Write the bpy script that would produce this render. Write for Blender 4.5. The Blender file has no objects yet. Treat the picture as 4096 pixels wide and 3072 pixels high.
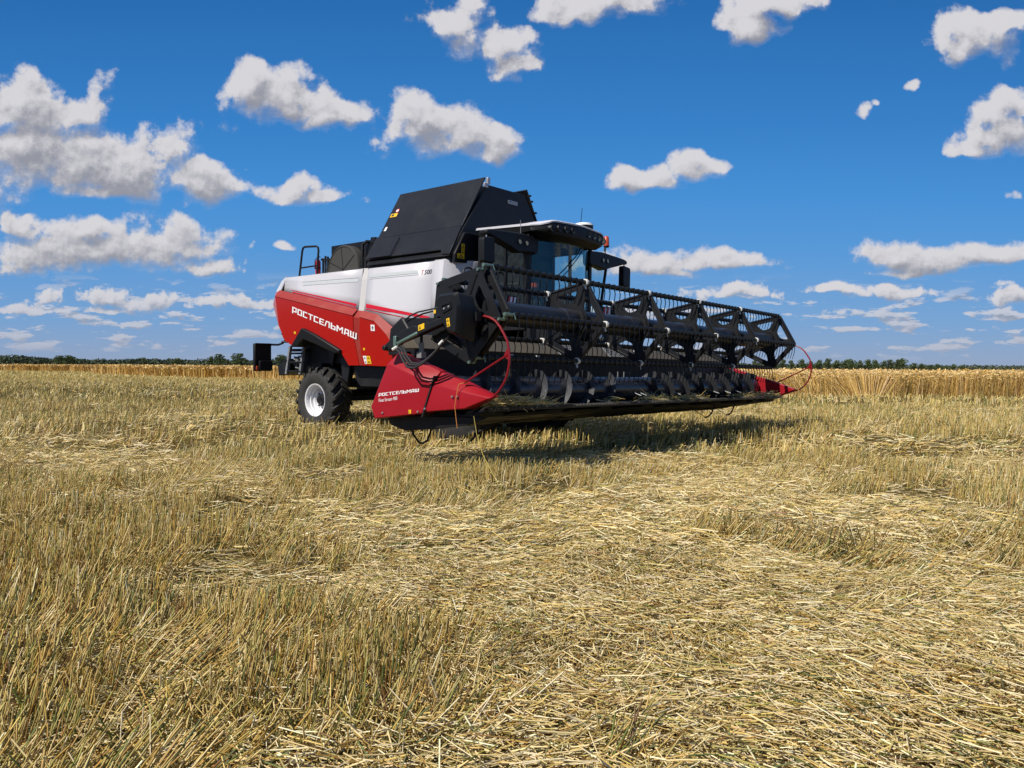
import bpy, bmesh, math, random
import numpy as np
from mathutils import Vector, Matrix
R = math.radians
random.seed(7); rng = np.random.default_rng(11)
scene = bpy.context.scene
col = scene.collection

# ------------------------------------------------------------------ camera
CAM_H = 1.30
cam = bpy.data.cameras.new("camera"); cam_o = bpy.data.objects.new("camera", cam); col.objects.link(cam_o)
cam.sensor_width = 36.0; cam.lens = 36.0 * 3080 / 4096; cam.clip_start = 0.05; cam.clip_end = 20000
cam_o.location = (0, 0, CAM_H)
cam_o.rotation_euler = (Matrix.Rotation(R(90 - 1.28), 4, 'X') @ Matrix.Rotation(R(0.31), 4, 'Z')).to_euler()
scene.camera = cam_o

# ------------------------------------------------------------------ light
SUN_EL = R(46); SUN_DIR = Vector((-0.702 * math.cos(SUN_EL), -0.712 * math.cos(SUN_EL), math.sin(SUN_EL)))
sun = bpy.data.lights.new("sun", 'SUN'); sun_o = bpy.data.objects.new("sun", sun); col.objects.link(sun_o)
sun.energy = 4.9; sun.angle = R(0.53); sun.color = (1.0, 0.94, 0.84)
sun_o.rotation_euler = SUN_DIR.to_track_quat('Z', 'Y').to_euler(); sun_o.location = (-20, -25, 40)
scene.view_settings.view_transform = 'Standard'; scene.view_settings.look = 'None'
scene.view_settings.exposure = 0.10; scene.view_settings.gamma = 1.0; scene.view_settings.use_curve_mapping = False
scene.cycles.use_denoising = True; scene.cycles.denoiser = 'OPENIMAGEDENOISE'; scene.cycles.denoising_input_passes = 'RGB_ALBEDO_NORMAL'; scene.cycles.denoising_prefilter = 'ACCURATE'
scene.cycles.max_bounces = 6; scene.cycles.transparent_max_bounces = 12; scene.cycles.sample_clamp_indirect = 2

# ------------------------------------------------------------------ sky with cumulus clouds (directions, so they sit at infinity)
CLOUDS = [  # centre x, y and half sizes, as tangents of the view angle from north over the horizon, in 1/3080
 (150,585,350,190),(300,640,260,140),(480,670,340,135),(790,715,200,75),(60,430,170,105),(430,765,230,50),(330,450,110,80),
 (430,990,400,85),(720,970,190,62),(140,1010,210,90),(830,1060,130,45),(90,925,80,40),(350,920,120,45),
 (1000,340,95,62),(1160,395,190,90),(1400,455,115,55),(1320,490,120,40),
 (1690,500,155,105),(1860,540,110,65),(1640,605,60,20),(2000,585,90,50),(1700,420,70,50),
 (1800,85,110,85),(1960,175,150,85),(2050,260,110,65),(1900,60,70,60),
 (2420,15,235,75),(2990,95,105,75),(3080,20,170,65),
 (3880,160,165,75),(3960,120,110,50),(4020,520,170,95),(4080,440,90,70),(3920,600,90,45),
 (3410,460,62,34),(3480,430,35,25),(3655,345,38,27),
 (2560,725,130,38),(2790,670,95,42),(2700,700,60,26),(4060,783,70,22),
 (2560,1045,230,52),(2860,1040,220,38),(2660,1080,150,22),
 (3560,1015,150,52),(3720,1035,200,50),(3950,1020,210,42),(3640,1075,160,22),
 (2960,1172,160,26),(3080,1165,70,28),(3330,1152,95,22),(3580,1168,160,30),(3990,1132,60,15),(4040,1180,100,28),
 (3340,1255,50,24),(3120,1275,80,22),(3660,1268,90,20),(3820,1288,90,20),(3990,1265,110,26),(3380,1325,200,16),(3940,1320,120,16),
 (3600,1340,110,14),(3250,1350,110,12),(3500,1380,120,10),(3850,1385,150,10),(3300,1400,130,8),(3700,1415,200,7),(2600,1290,300,16),(2300,1250,250,18),
 (220,1190,85,28),(430,1185,95,34),(600,1215,150,26),(880,1203,90,24),(1000,1218,140,20),(130,1238,160,22),(450,1240,110,16),
 (760,1285,170,18),(1030,1275,110,30),(340,1290,220,20),(80,1300,160,18),(700,1335,230,12),(300,1350,260,12),(950,1335,160,13),(600,1385,300,8),(150,1400,250,8),(1000,1390,180,8),
 (1170,775,150,40),(1280,780,90,28),(645,985,40,22),(1155,990,42,20),(1020,985,32,22),(1470,800,60,26),
] + [(2048 + 3080*a, 1467 - 3080*b, 3080*c, 3080*d) for a, b, c, d in ((-6,.75,2.6,.55),(5.8,.7,2.4,.5),(-1.1,1.15,.55,.28),(.6,1.3,.6,.3),(1.9,1.0,.5,.25),(-2.4,1.6,.7,.4),(0,2.2,.9,.5),(2.2,2.6,.9,.6),(-1.8,3.2,1.1,.8),(.8,4.5,1.5,1.0),(-4,4,1.6,1.3),(4,4.5,1.6,1.3),(-1,7,2.5,1.5))]  # unseen clouds, added overhead and sideways to whiten ambient light and window reflections
world = bpy.data.worlds.new("World"); scene.world = world; world.use_nodes = True
nt = world.node_tree; nt.nodes.clear()
def N(tree, t, **kw):
    n = tree.nodes.new(t)
    for k, v in kw.items(): setattr(n, k, v)
    return n
def math_(tree, op, a, b=None, c=None, clamp=False):
    n = N(tree, 'ShaderNodeMath', operation=op, use_clamp=clamp)
    for i, v in enumerate((a, b, c)):
        if v is None: continue
        if isinstance(v, (int, float)): n.inputs[i].default_value = v
        else: tree.links.new(v, n.inputs[i])
    return n.outputs[0]
def smooth(tree, v, a, b, lo=0.0, hi=1.0):
    n = N(tree, 'ShaderNodeMapRange', interpolation_type='SMOOTHSTEP')
    tree.links.new(v, n.inputs[0]); n.inputs[1].default_value = a; n.inputs[2].default_value = b
    n.inputs[3].default_value = lo; n.inputs[4].default_value = hi
    return n.outputs[0]
# group: position (u, v) -> cloud density
g = bpy.data.node_groups.new("cloud_field", 'ShaderNodeTree')
g.interface.new_socket("p", in_out='INPUT', socket_type='NodeSocketVector')
g.interface.new_socket("density", in_out='OUTPUT', socket_type='NodeSocketFloat'); g.interface.new_socket("softness", in_out='OUTPUT', socket_type='NodeSocketFloat')
gi = N(g, 'NodeGroupInput'); go = N(g, 'NodeGroupOutput')
sep = N(g, 'ShaderNodeSeparateXYZ'); g.links.new(gi.outputs[0], sep.inputs[0])
vv = math_(g, 'ADD', sep.outputs[1], 0.13)
def fb(scale, detail, rough):
    n = N(g, 'ShaderNodeTexNoise', noise_dimensions='2D'); n.inputs['Scale'].default_value = scale; n.inputs['Detail'].default_value = detail; n.inputs['Roughness'].default_value = rough
    g.links.new(gi.outputs[0], n.inputs['Vector']); return n
nz_hi, nz_lo, nw = fb(17.0, 7.0, 0.58), fb(44.0, 5.0, 0.58), fb(16.0, 1.0, 0.5)
nmix = N(g, 'ShaderNodeMix', data_type='FLOAT'); g.links.new(smooth(g, sep.outputs[1], 0.06, 0.20), nmix.inputs[0]); g.links.new(nz_lo.outputs['Fac'], nmix.inputs[2]); g.links.new(nz_hi.outputs['Fac'], nmix.inputs[3])
wsub = N(g, 'ShaderNodeVectorMath', operation='SUBTRACT'); g.links.new(nw.outputs['Color'], wsub.inputs[0]); wsub.inputs[1].default_value = (0.5, 0.5, 0.5)
wamp = math_(g, 'MULTIPLY', vv, 0.10)
wsc = N(g, 'ShaderNodeVectorMath', operation='SCALE'); g.links.new(wsub.outputs[0], wsc.inputs[0]); g.links.new(wamp, wsc.inputs['Scale'])
wadd = N(g, 'ShaderNodeVectorMath', operation='ADD'); g.links.new(gi.outputs[0], wadd.inputs[0]); g.links.new(wsc.outputs[0], wadd.inputs[1])
acc = None
for (cx, cy, rx, ry) in [c for c in CLOUDS if not 1262 < c[1] < 1460]:
    cu = (cx - 2048) / 3080; cv = (1467 + .0054 * (cx - 2048) - cy - .30 * ry) / 3080
    iu, iv = 3080 / (rx * 1.15), 3080 / (ry * 1.48)
    m = N(g, 'ShaderNodeVectorMath', operation='MULTIPLY_ADD')
    g.links.new(wadd.outputs[0], m.inputs[0]); m.inputs[1].default_value = (iu, iv, 0); m.inputs[2].default_value = (-cu * iu, -cv * iv, .90 if rx < 75 else .28 if ry < 30 else 0)
    mk_ = N(g, 'ShaderNodeVectorMath', operation='MULTIPLY'); g.links.new(m.outputs[0], mk_.inputs[0]); mk_.inputs[1].default_value = (1, 1.8, 1)
    mn_ = N(g, 'ShaderNodeVectorMath', operation='MINIMUM'); g.links.new(m.outputs[0], mn_.inputs[0]); g.links.new(mk_.outputs[0], mn_.inputs[1])   # flatter base
    l = N(g, 'ShaderNodeVectorMath', operation='LENGTH'); g.links.new(mn_.outputs[0], l.inputs[0])
    acc = l.outputs['Value'] if acc is None else math_(g, 'SMOOTH_MIN', acc, l.outputs['Value'], 0.18)
d0 = math_(g, 'SUBTRACT', 1.0, acc)
n0 = math_(g, 'MULTIPLY_ADD', nmix.outputs[0], 2.1, -0.99)
dd = math_(g, 'ADD', d0, n0)
g.links.new(dd, go.inputs[0]); g.links.new(math_(g, 'MULTIPLY_ADD', smooth(g, nw.outputs['Fac'], 0.38, 0.66), 0.75, 0.30), go.inputs[1])

geo = N(nt, 'ShaderNodeTexCoord'); sp = N(nt, 'ShaderNodeSeparateXYZ'); nt.links.new(geo.outputs['Generated'], sp.inputs[0])
ya = math_(nt, 'MAXIMUM', math_(nt, 'ABSOLUTE', sp.outputs[1]), 0.12)
u_ = math_(nt, 'DIVIDE', sp.outputs[0], ya); v_ = math_(nt, 'MAXIMUM', math_(nt, 'DIVIDE', sp.outputs[2], ya), 0.0)
pv = N(nt, 'ShaderNodeCombineXYZ'); nt.links.new(u_, pv.inputs[0]); nt.links.new(v_, pv.inputs[1])
vs = math_(nt, 'ADD', v_, 0.10)
off = N(nt, 'ShaderNodeVectorMath', operation='SCALE'); off.inputs[0].default_value = (-0.020, 0.048, 0); nt.links.new(vs, off.inputs['Scale'])
pv2 = N(nt, 'ShaderNodeVectorMath', operation='ADD'); nt.links.new(pv.outputs[0], pv2.inputs[0]); nt.links.new(off.outputs[0], pv2.inputs[1])
G1 = N(nt, 'ShaderNodeGroup', node_tree=g); nt.links.new(pv.outputs[0], G1.inputs[0])
G2 = N(nt, 'ShaderNodeGroup', node_tree=g); nt.links.new(pv2.outputs[0], G2.inputs[0])
den, den2 = G1.outputs[0], G2.outputs[0]
slope = math_(nt, 'SUBTRACT', den, den2)
def fbw(vec, scale, detail):
    n = N(nt, 'ShaderNodeTexNoise', noise_dimensions='2D'); n.inputs['Scale'].default_value = scale; n.inputs['Detail'].default_value = detail; n.inputs['Roughness'].default_value = 0.6
    nt.links.new(vec, n.inputs['Vector']); return n.outputs['Fac']
pv3 = N(nt, 'ShaderNodeVectorMath', operation='MULTIPLY_ADD'); nt.links.new(off.outputs[0], pv3.inputs[0]); pv3.inputs[1].default_value = (.42, .42, 0); nt.links.new(pv.outputs[0], pv3.inputs[2])
micro = math_(nt, 'SUBTRACT', fbw(pv.outputs[0], 38.0, 4.0), fbw(pv3.outputs[0], 38.0, 4.0))
arm_ = N(nt, 'ShaderNodeMapRange', interpolation_type='SMOOTHSTEP'); nt.links.new(den, arm_.inputs[0]); arm_.inputs[1].default_value = -0.10; nt.links.new(smooth(nt, slope, -0.18, 0.25, 0.85, 0.34), arm_.inputs[2])
alpha = math_(nt, 'MULTIPLY', arm_.outputs[0], smooth(nt, v_, 0.0, 0.12, 0.66, 0.97))
thick = smooth(nt, den, 0.1, 1.1)
lit_in = math_(nt, 'ADD', math_(nt, 'SUBTRACT', slope, math_(nt, 'MULTIPLY', thick, 0.42)), math_(nt, 'MULTIPLY', micro, 0.9))
lit = smooth(nt, lit_in, -0.72, 0.40)
# the many small clouds low over the horizon
lv_ = N(nt, 'ShaderNodeVectorMath', operation='MULTIPLY'); nt.links.new(pv.outputs[0], lv_.inputs[0]); lv_.inputs[1].default_value = (1.0, 4.2, 0)
lv2 = N(nt, 'ShaderNodeVectorMath', operation='ADD'); nt.links.new(lv_.outputs[0], lv2.inputs[0]); lv2.inputs[1].default_value = (-.004, .022, 0)
l1, l2 = fbw(lv_.outputs[0], 15.0, 5.0), fbw(lv2.outputs[0], 15.0, 5.0)
band = math_(nt, 'MULTIPLY', smooth(nt, v_, 0.005, 0.03), smooth(nt, v_, 0.075, 0.125, 1.0, 0.0))
alow = math_(nt, 'MULTIPLY', math_(nt, 'MULTIPLY', smooth(nt, l1, 0.53, 0.62), band), 0.75)
lit = math_(nt, 'MAXIMUM', math_(nt, 'MULTIPLY', lit, smooth(nt, alpha, 0.0, 0.3)), math_(nt, 'MULTIPLY', smooth(nt, math_(nt, 'SUBTRACT', l1, l2), -0.10, 0.10), smooth(nt, alpha, 0.3, 0.0)))
alpha = math_(nt, 'MAXIMUM', alpha, alow)
ccol = N(nt, 'ShaderNodeMix', data_type='RGBA'); nt.links.new(lit, ccol.inputs[0])
ccol.inputs[6].default_value = (0.31, 0.315, 0.36, 1); ccol.inputs[7].default_value = (0.70, 0.685, 0.71, 1)
# far clouds near the horizon take the colour of the air in front of them
hz = smooth(nt, v_, -0.03, 0.11, 0.0, 1.0)
ccol2 = N(nt, 'ShaderNodeMix', data_type='RGBA'); nt.links.new(hz, ccol2.inputs[0]); ccol2.inputs[6].default_value = (0.44, 0.465, 0.57, 1)
nt.links.new(ccol.outputs[2], ccol2.inputs[7])
sky = N(nt, 'ShaderNodeTexSky', sky_type='NISHITA'); sky.sun_disc = False
sky.sun_elevation = SUN_EL; sky.sun_rotation = math.atan2(SUN_DIR.x, SUN_DIR.y)
sky.altitude = 100; sky.air_density = 1.0; sky.dust_density = 0.6; sky.ozone_density = 2.2
bgs0 = N(nt, 'ShaderNodeBackground'); bgs0.inputs['Strength'].default_value = 0.10; nt.links.new(sky.outputs[0], bgs0.inputs['Color'])
rmp = N(nt, 'ShaderNodeValToRGB'); nt.links.new(math_(nt, 'MULTIPLY', v_, 2.0, clamp=True), rmp.inputs[0]); els = rmp.color_ramp.elements
els[0].position = 0.0; els[0].color = (.265, .345, .505, 1); els[1].position = 1.0; els[1].color = (.013, .125, .39, 1)
for p_, c_ in ((.12, (.155, .325, .60, 1)), (.30, (.078, .285, .635, 1)), (.44, (.050, .255, .625, 1)), (.64, (.028, .195, .535, 1))):
    e_ = els.new(p_); e_.color = c_
bgs1 = N(nt, 'ShaderNodeBackground'); bgs1.inputs['Strength'].default_value = 1.0; nt.links.new(rmp.outputs[0], bgs1.inputs['Color'])
bgs = N(nt, 'ShaderNodeMixShader'); bgs.inputs[0].default_value = 0.94; nt.links.new(bgs0.outputs[0], bgs.inputs[1]); nt.links.new(bgs1.outputs[0], bgs.inputs[2])
bgc = N(nt, 'ShaderNodeBackground'); bgc.inputs['Strength'].default_value = 0.92; nt.links.new(ccol2.outputs[2], bgc.inputs['Color'])
mx = N(nt, 'ShaderNodeMixShader'); nt.links.new(alpha, mx.inputs[0]); nt.links.new(bgs.outputs[0], mx.inputs[1]); nt.links.new(bgc.outputs[0], mx.inputs[2])
wo = N(nt, 'ShaderNodeOutputWorld'); nt.links.new(mx.outputs[0], wo.inputs[0])
world.cycles.sampling_method = 'MANUAL'; world.cycles.sample_map_resolution = 512

# ------------------------------------------------------------------ materials
def mat(name, base, rough=0.5, metal=0.0, spec=0.5, var=0.0, scale=8.0, dust=0.0, dustcol=(0.30, 0.24, 0.16), coat=0.0, bump=0.0):
    m = bpy.data.materials.new(name); m.use_nodes = True; t = m.node_tree; b = t.nodes['Principled BSDF']
    b.inputs['Roughness'].default_value = rough; b.inputs['Metallic'].default_value = metal
    b.inputs['Specular IOR Level'].default_value = spec; b.inputs['Coat Weight'].default_value = coat; b.inputs['Coat Roughness'].default_value = 0.08
    tc = N(t, 'ShaderNodeTexCoord'); n = N(t, 'ShaderNodeTexNoise'); n.inputs['Scale'].default_value = scale; n.inputs['Detail'].default_value = 6
    t.links.new(tc.outputs['Object'], n.inputs['Vector'])
    mix = N(t, 'ShaderNodeMix', data_type='RGBA'); mix.inputs[6].default_value = (*[c * (1 - var) for c in base], 1); mix.inputs[7].default_value = (*[min(1, c * (1 + var)) for c in base], 1)
    t.links.new(n.outputs['Fac'], mix.inputs[0]); out = mix.outputs[2]
    if dust > 0:
        n2 = N(t, 'ShaderNodeTexNoise'); n2.inputs['Scale'].default_value = 2.3; n2.inputs['Detail'].default_value = 8; n2.inputs['Roughness'].default_value = 0.7
        t.links.new(tc.outputs['Object'], n2.inputs['Vector'])
        f = smooth(t, n2.outputs['Fac'], 0.42, 0.78, 0.0, dust)
        mx2 = N(t, 'ShaderNodeMix', data_type='RGBA'); t.links.new(f, mx2.inputs[0]); t.links.new(out, mx2.inputs[6]); mx2.inputs[7].default_value = (*dustcol, 1)
        out = mx2.outputs[2]
        r2 = math_(t, 'MULTIPLY_ADD', f, 0.6, rough, clamp=True); t.links.new(r2, b.inputs['Roughness'])
    t.links.new(out, b.inputs['Base Color'])
    if bump > 0:
        bp = N(t, 'ShaderNodeBump'); bp.inputs['Strength'].default_value = bump; t.links.new(n.outputs['Fac'], bp.inputs['Height']); t.links.new(bp.outputs[0], b.inputs['Normal'])
    return m
M = {
 'white': mat('white_paint', (0.58, 0.57, 0.605), 0.32, coat=0.15, dust=0.03),
 'whitedusty': mat('dusty_white_paint', (0.50, 0.485, 0.48), 0.55, dust=0.3),
 'red': mat('red_paint', (0.37, 0.0050, 0.003), 0.25, coat=0.35, spec=0.35, dust=0.012),
 'reddust': mat('dusty_red_paint', (0.28, 0.016, 0.010), 0.5, dust=0.30, dustcol=(0.34, 0.12, 0.07)),
 'redrear': mat('pale_red_paint', (0.52, 0.11, 0.11), 0.35, dust=0.15),
 'hred': mat('header_red_paint', (0.30, 0.0055, 0.012), 0.42, spec=0.35, dust=0.04, dustcol=(0.36, 0.10, 0.08)),
 'hoop': mat('hoop_red_paint', (0.20, 0.005, 0.010), 0.35, spec=0.4),
 'stripe': mat('red_stripe', (0.55, 0.008, 0.020), 0.3),
 'silver': mat('silver_stripe', (0.50, 0.53, 0.54), 0.4),
 'black': mat('black_paint', (0.009, 0.0095, 0.0115), 0.42, spec=0.3, dust=0.12, dustcol=(0.10, 0.085, 0.06)),
 'tank': mat('tank_sheet_paint', (0.0065, 0.007, 0.0095), 0.40, spec=0.32, var=0.25, scale=3, dust=0.10, dustcol=(0.07, 0.065, 0.055)),
 'reel': mat('reel_plate_paint', (0.010, 0.0105, 0.0125), 0.42, spec=0.3, dust=0.12, dustcol=(0.06, 0.053, 0.04)),
 'plastic': mat('black_plastic', (0.0075, 0.008, 0.009), 0.48, spec=0.3, bump=0.05, scale=120),
 'deep': mat('dark_inside', (0.010, 0.010, 0.011), 0.7),
 'tube': mat('reel_tube_paint', (0.011, 0.013, 0.020), 0.36, spec=0.4, dust=0.15, dustcol=(0.07, 0.06, 0.04)),
 'auger': mat('auger_paint', (0.016, 0.018, 0.026), 0.24),
 'flight': mat('worn_flight_paint', (0.060, 0.061, 0.068), 0.34, metal=0.35),
 'rubber': mat('tyre_rubber', (0.022, 0.021, 0.020), 0.75, dust=0.35, dustcol=(0.075, 0.066, 0.052)),
 'rim': mat('white_rim_paint', (0.74, 0.74, 0.76), 0.35, dust=0.12),
 'steel': mat('bright_steel', (0.24, 0.245, 0.25), 0.55, metal=0.3),
 'zinc': mat('zinc_plated_steel', (0.16, 0.24, 0.20), 0.42, metal=0.6),
 'bearing': mat('white_plastic', (0.72, 0.71, 0.66), 0.5),
 'skid': mat('skid_straw_reflection', (0.012, 0.0115, 0.010), 0.6, spec=0.25, dust=0.55, dustcol=(0.075, 0.058, 0.032)),  # the dust colour here paints in brown straw reflected on the black underside
 'guard': mat('worn_guard_steel', (0.085, 0.08, 0.07), 0.45, metal=0.3),
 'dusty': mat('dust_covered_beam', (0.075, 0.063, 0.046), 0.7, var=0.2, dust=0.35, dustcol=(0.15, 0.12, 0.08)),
 'yellow': mat('yellow_sticker', (0.78, 0.47, 0.01), 0.45),
 'stickw': mat('white_sticker', (0.78, 0.78, 0.78), 0.45),
 'ink': mat('black_print', (0.02, 0.02, 0.02), 0.5),
 'inkred': mat('red_print', (0.55, 0.03, 0.04), 0.5),
 'lettering': mat('white_lettering', (0.82, 0.82, 0.84), 0.4),
 'orange': mat('orange_plastic', (0.42, 0.05, 0.010), 0.4),
 'olive': mat('olive_fabric', (0.035, 0.034, 0.020), 0.9),
 'lampglass': mat('lamp_glass', (0.42, 0.38, 0.26), 0.15, metal=0.3),
 'headglass': mat('headlamp_glass', (0.45, 0.50, 0.56), 0.08, metal=0.6),
 'extred': mat('extinguisher_red', (0.50, 0.02, 0.02), 0.3),
 'hose': mat('hose_rubber', (0.016, 0.016, 0.017), 0.6),
 'twine': mat('orange_twine', (0.60, 0.24, 0.05), 0.8),
 'alu': mat('aluminium_rail', (0.42, 0.43, 0.45), 0.4, metal=0.6),
}
gm = bpy.data.materials.new('tinted_glass'); gm.use_nodes = True; t = gm.node_tree; t.nodes.clear()
go_ = N(t, 'ShaderNodeOutputMaterial'); tr = N(t, 'ShaderNodeBsdfTransparent'); tr.inputs[0].default_value = (0.68, 0.80, 0.80, 1)
gl = N(t, 'ShaderNodeBsdfGlossy'); gl.inputs['Roughness'].default_value = 0.02; gl.inputs['Color'].default_value = (0.75, 0.9, 0.9, 1)
lw = N(t, 'ShaderNodeLayerWeight'); lw.inputs['Blend'].default_value = 0.5; ms = N(t, 'ShaderNodeMixShader')
t.links.new(math_(t, 'MULTIPLY_ADD', math_(t, 'POWER', lw.outputs['Facing'], 4.0), 0.85, 0.07, clamp=True), ms.inputs[0]); t.links.new(tr.outputs[0], ms.inputs[1]); t.links.new(gl.outputs[0], ms.inputs[2]); t.links.new(ms.outputs[0], go_.inputs[0])
M['glass'] = gm

# ------------------------------------------------------------------ mesh helpers
TILT = 0.0105          # the machine stands a touch lower on its far side
class MB:
    def __init__(s): s.v = []; s.f = []; s.m = []
    def add(s, vs, fs, mi=0):
        o = len(s.v); s.v += [tuple(map(float, p)) for p in vs]
        for f in fs: s.f.append([i + o for i in f]); s.m.append(mi)
        return s
    def box(s, x0, x1, y0, y1, z0, z1, mi=0):
        return s.add([(x0,y0,z0),(x1,y0,z0),(x1,y1,z0),(x0,y1,z0),(x0,y0,z1),(x1,y0,z1),(x1,y1,z1),(x0,y1,z1)],
                     [(0,3,2,1),(4,5,6,7),(0,1,5,4),(1,2,6,5),(2,3,7,6),(3,0,4,7)], mi)
    def prism(s, a, b, mi=0):      # two matching loops
        n = len(a)
        return s.add(list(a) + list(b), [list(range(n))[::-1], list(range(n, 2*n))] + [(i, (i+1) % n, n + (i+1) % n, n + i) for i in range(n)], mi)
    def yz(s, poly, x0, x1, mi=0): # polygon in the side plane, pushed along x
        return s.prism([(x0, p[0], p[1]) for p in poly], [(x1, p[0], p[1]) for p in poly], mi)
    def xz(s, poly, y0, y1, mi=0):
        return s.prism([(p[0], y0, p[1]) for p in poly], [(p[0], y1, p[1]) for p in poly], mi)
    def tube(s, path, r, n=8, mi=0, cap=True):
        P = [Vector(p) for p in path]; rings = []; up = None
        rr = r if isinstance(r, (list, tuple)) else [r] * len(P)
        for i, p in enumerate(P):
            d = (P[min(i+1, len(P)-1)] - P[max(i-1, 0)]).normalized()
            if up is None:
                up = Vector((0, 0, 1)) if abs(d.z) < .9 else Vector((1, 0, 0))
            a = d.cross(up).normalized(); up = a.cross(d).normalized()
            rings.append([p + (a * math.cos(2*math.pi*k/n) + up * math.sin(2*math.pi*k/n)) * rr[i] for k in range(n)])
        vs = [q for r_ in rings for q in r_]
        fs = [(i*n+k, i*n+(k+1) % n, (i+1)*n+(k+1) % n, (i+1)*n+k) for i in range(len(P)-1) for k in range(n)]
        if cap: fs += [list(range(n))[::-1], list(range((len(P)-1)*n, len(P)*n))]
        return s.add(vs, fs, mi)
    def lathe(s, prof, c, axis='X', n=32, mi=0, closed=False):   # prof: (along, radius)
        vs = []; k = len(prof)
        for i in range(n):
            a = 2*math.pi*i/n; ca, sa = math.cos(a), math.sin(a)
            for (h, r) in prof:
                if axis == 'X': vs.append((c[0]+h, c[1]+r*ca, c[2]+r*sa))
                elif axis == 'Y': vs.append((c[0]+r*ca, c[1]+h, c[2]+r*sa))
                else: vs.append((c[0]+r*ca, c[1]+r*sa, c[2]+h))
        fs = [(i*k+j, i*k+j+1, ((i+1) % n)*k+j+1, ((i+1) % n)*k+j) for i in range(n) for j in range(k-1)]
        return s.add(vs, fs, mi)
    def plate(s, outer, holes, x0, x1, mi=0):   # flat plate with holes in the side plane
        bm = bmesh.new(); es = []
        for loop in [outer] + holes:
            vs = [bm.verts.new((x0, p[0], p[1])) for p in loop]
            es += [bm.edges.new((vs[i], vs[(i+1) % len(vs)])) for i in range(len(vs))]
        r = bmesh.ops.triangle_fill(bm, use_beauty=True, use_dissolve=False, edges=es)
        fs = [f for f in bm.faces]
        ex = bmesh.ops.extrude_face_region(bm, geom=fs)
        for v in [e for e in ex['geom'] if isinstance(e, bmesh.types.BMVert)]: v.co.x = x1
        bmesh.ops.recalc_face_normals(bm, faces=bm.faces)
        bm.verts.index_update()
        s.add([v.co[:] for v in bm.verts], [[v.index for v in f.verts] for f in bm.faces], mi); bm.free()
        return s
    def build(s, name, mats, parent=None, smooth=False, bevel=0.0, shear=False, label=None, solid=0.0, fix=True, out=None):
        if shear: s.v = [(x, y, z - TILT * x) for (x, y, z) in s.v]
        me = bpy.data.meshes.new(name); me.from_pydata(s.v, [], s.f)
        for m in (mats if isinstance(mats, (list, tuple)) else [mats]): me.materials.append(M[m] if isinstance(m, str) else m)
        me.polygons.foreach_set('material_index', s.m)
        if fix:
            bm = bmesh.new(); bm.from_mesh(me); bmesh.ops.recalc_face_normals(bm, faces=bm.faces); bm.to_mesh(me); bm.free()
        if out is not None:      # open sheets: make the outer side the front
            av = sum((p.normal * p.area for p in me.polygons), Vector())
            if av.dot(Vector(out)) < 0: me.flip_normals()
        if smooth:
            me.polygons.foreach_set('use_smooth', [True] * len(me.polygons))
            me.set_sharp_from_angle(angle=R(38))
        o = bpy.data.objects.new(name, me); col.objects.link(o)
        if parent is not None: o.parent = parent
        if solid:
            sm = o.modifiers.new('solid', 'SOLIDIFY'); sm.thickness = solid; sm.offset = -1
        if bevel:
            bv = o.modifiers.new('bevel', 'BEVEL'); bv.width = bevel; bv.segments = 2; bv.limit_method = 'ANGLE'; bv.angle_limit = R(30)
            if not smooth:
                me.polygons.foreach_set('use_smooth', [True] * len(me.polygons)); me.set_sharp_from_angle(angle=R(38))
        if label: o['label'] = label
        return o
def tag(o, label=None, cat=None, group=None, kind=None):
    if label: o['label'] = label
    if cat: o['category'] = cat
    if group: o['group'] = group
    if kind: o['kind'] = kind
    return o
def empty(name, loc, rz=0):
    o = bpy.data.objects.new(name, None); o.location = loc; o.rotation_euler = (0, 0, rz); o.empty_display_size = .3; col.objects.link(o); return o
def round_poly(pts, r, n=4):     # rounded corners in 2D
    out = []; k = len(pts)
    for i in range(k):
        p0, p, p1 = (Vector(pts[(i-1) % k]), Vector(pts[i]), Vector(pts[(i+1) % k]))
        a = p0 - p; b = p1 - p; rr = min(r, a.length*.45, b.length*.45)
        A = p + a.normalized()*rr; B = p + b.normalized()*rr
        for j in range(n+1):
            t_ = j/n; out.append(tuple((A*(1-t_)**2 + p*2*t_*(1-t_) + B*t_**2)))
    return out
def text_mesh(body, size, to3d, mi, mb, shear_=0.0, spacing=1.0):   # lettering from the built-in font, mapped by to3d(x, y)
    cu = bpy.data.curves.new('lettering', 'FONT'); cu.body = body; cu.size = size; cu.shear = shear_; cu.space_character = spacing
    o = bpy.data.objects.new('lettering', cu); col.objects.link(o)
    me = o.to_mesh(); vs = [to3d(v.co.x, v.co.y) for v in me.vertices]; fs = [list(p.vertices) for p in me.polygons]
    o.to_mesh_clear(); bpy.data.objects.remove(o); bpy.data.curves.remove(cu)
    mb.add(vs, fs, mi)
S_ = 1.12
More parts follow.
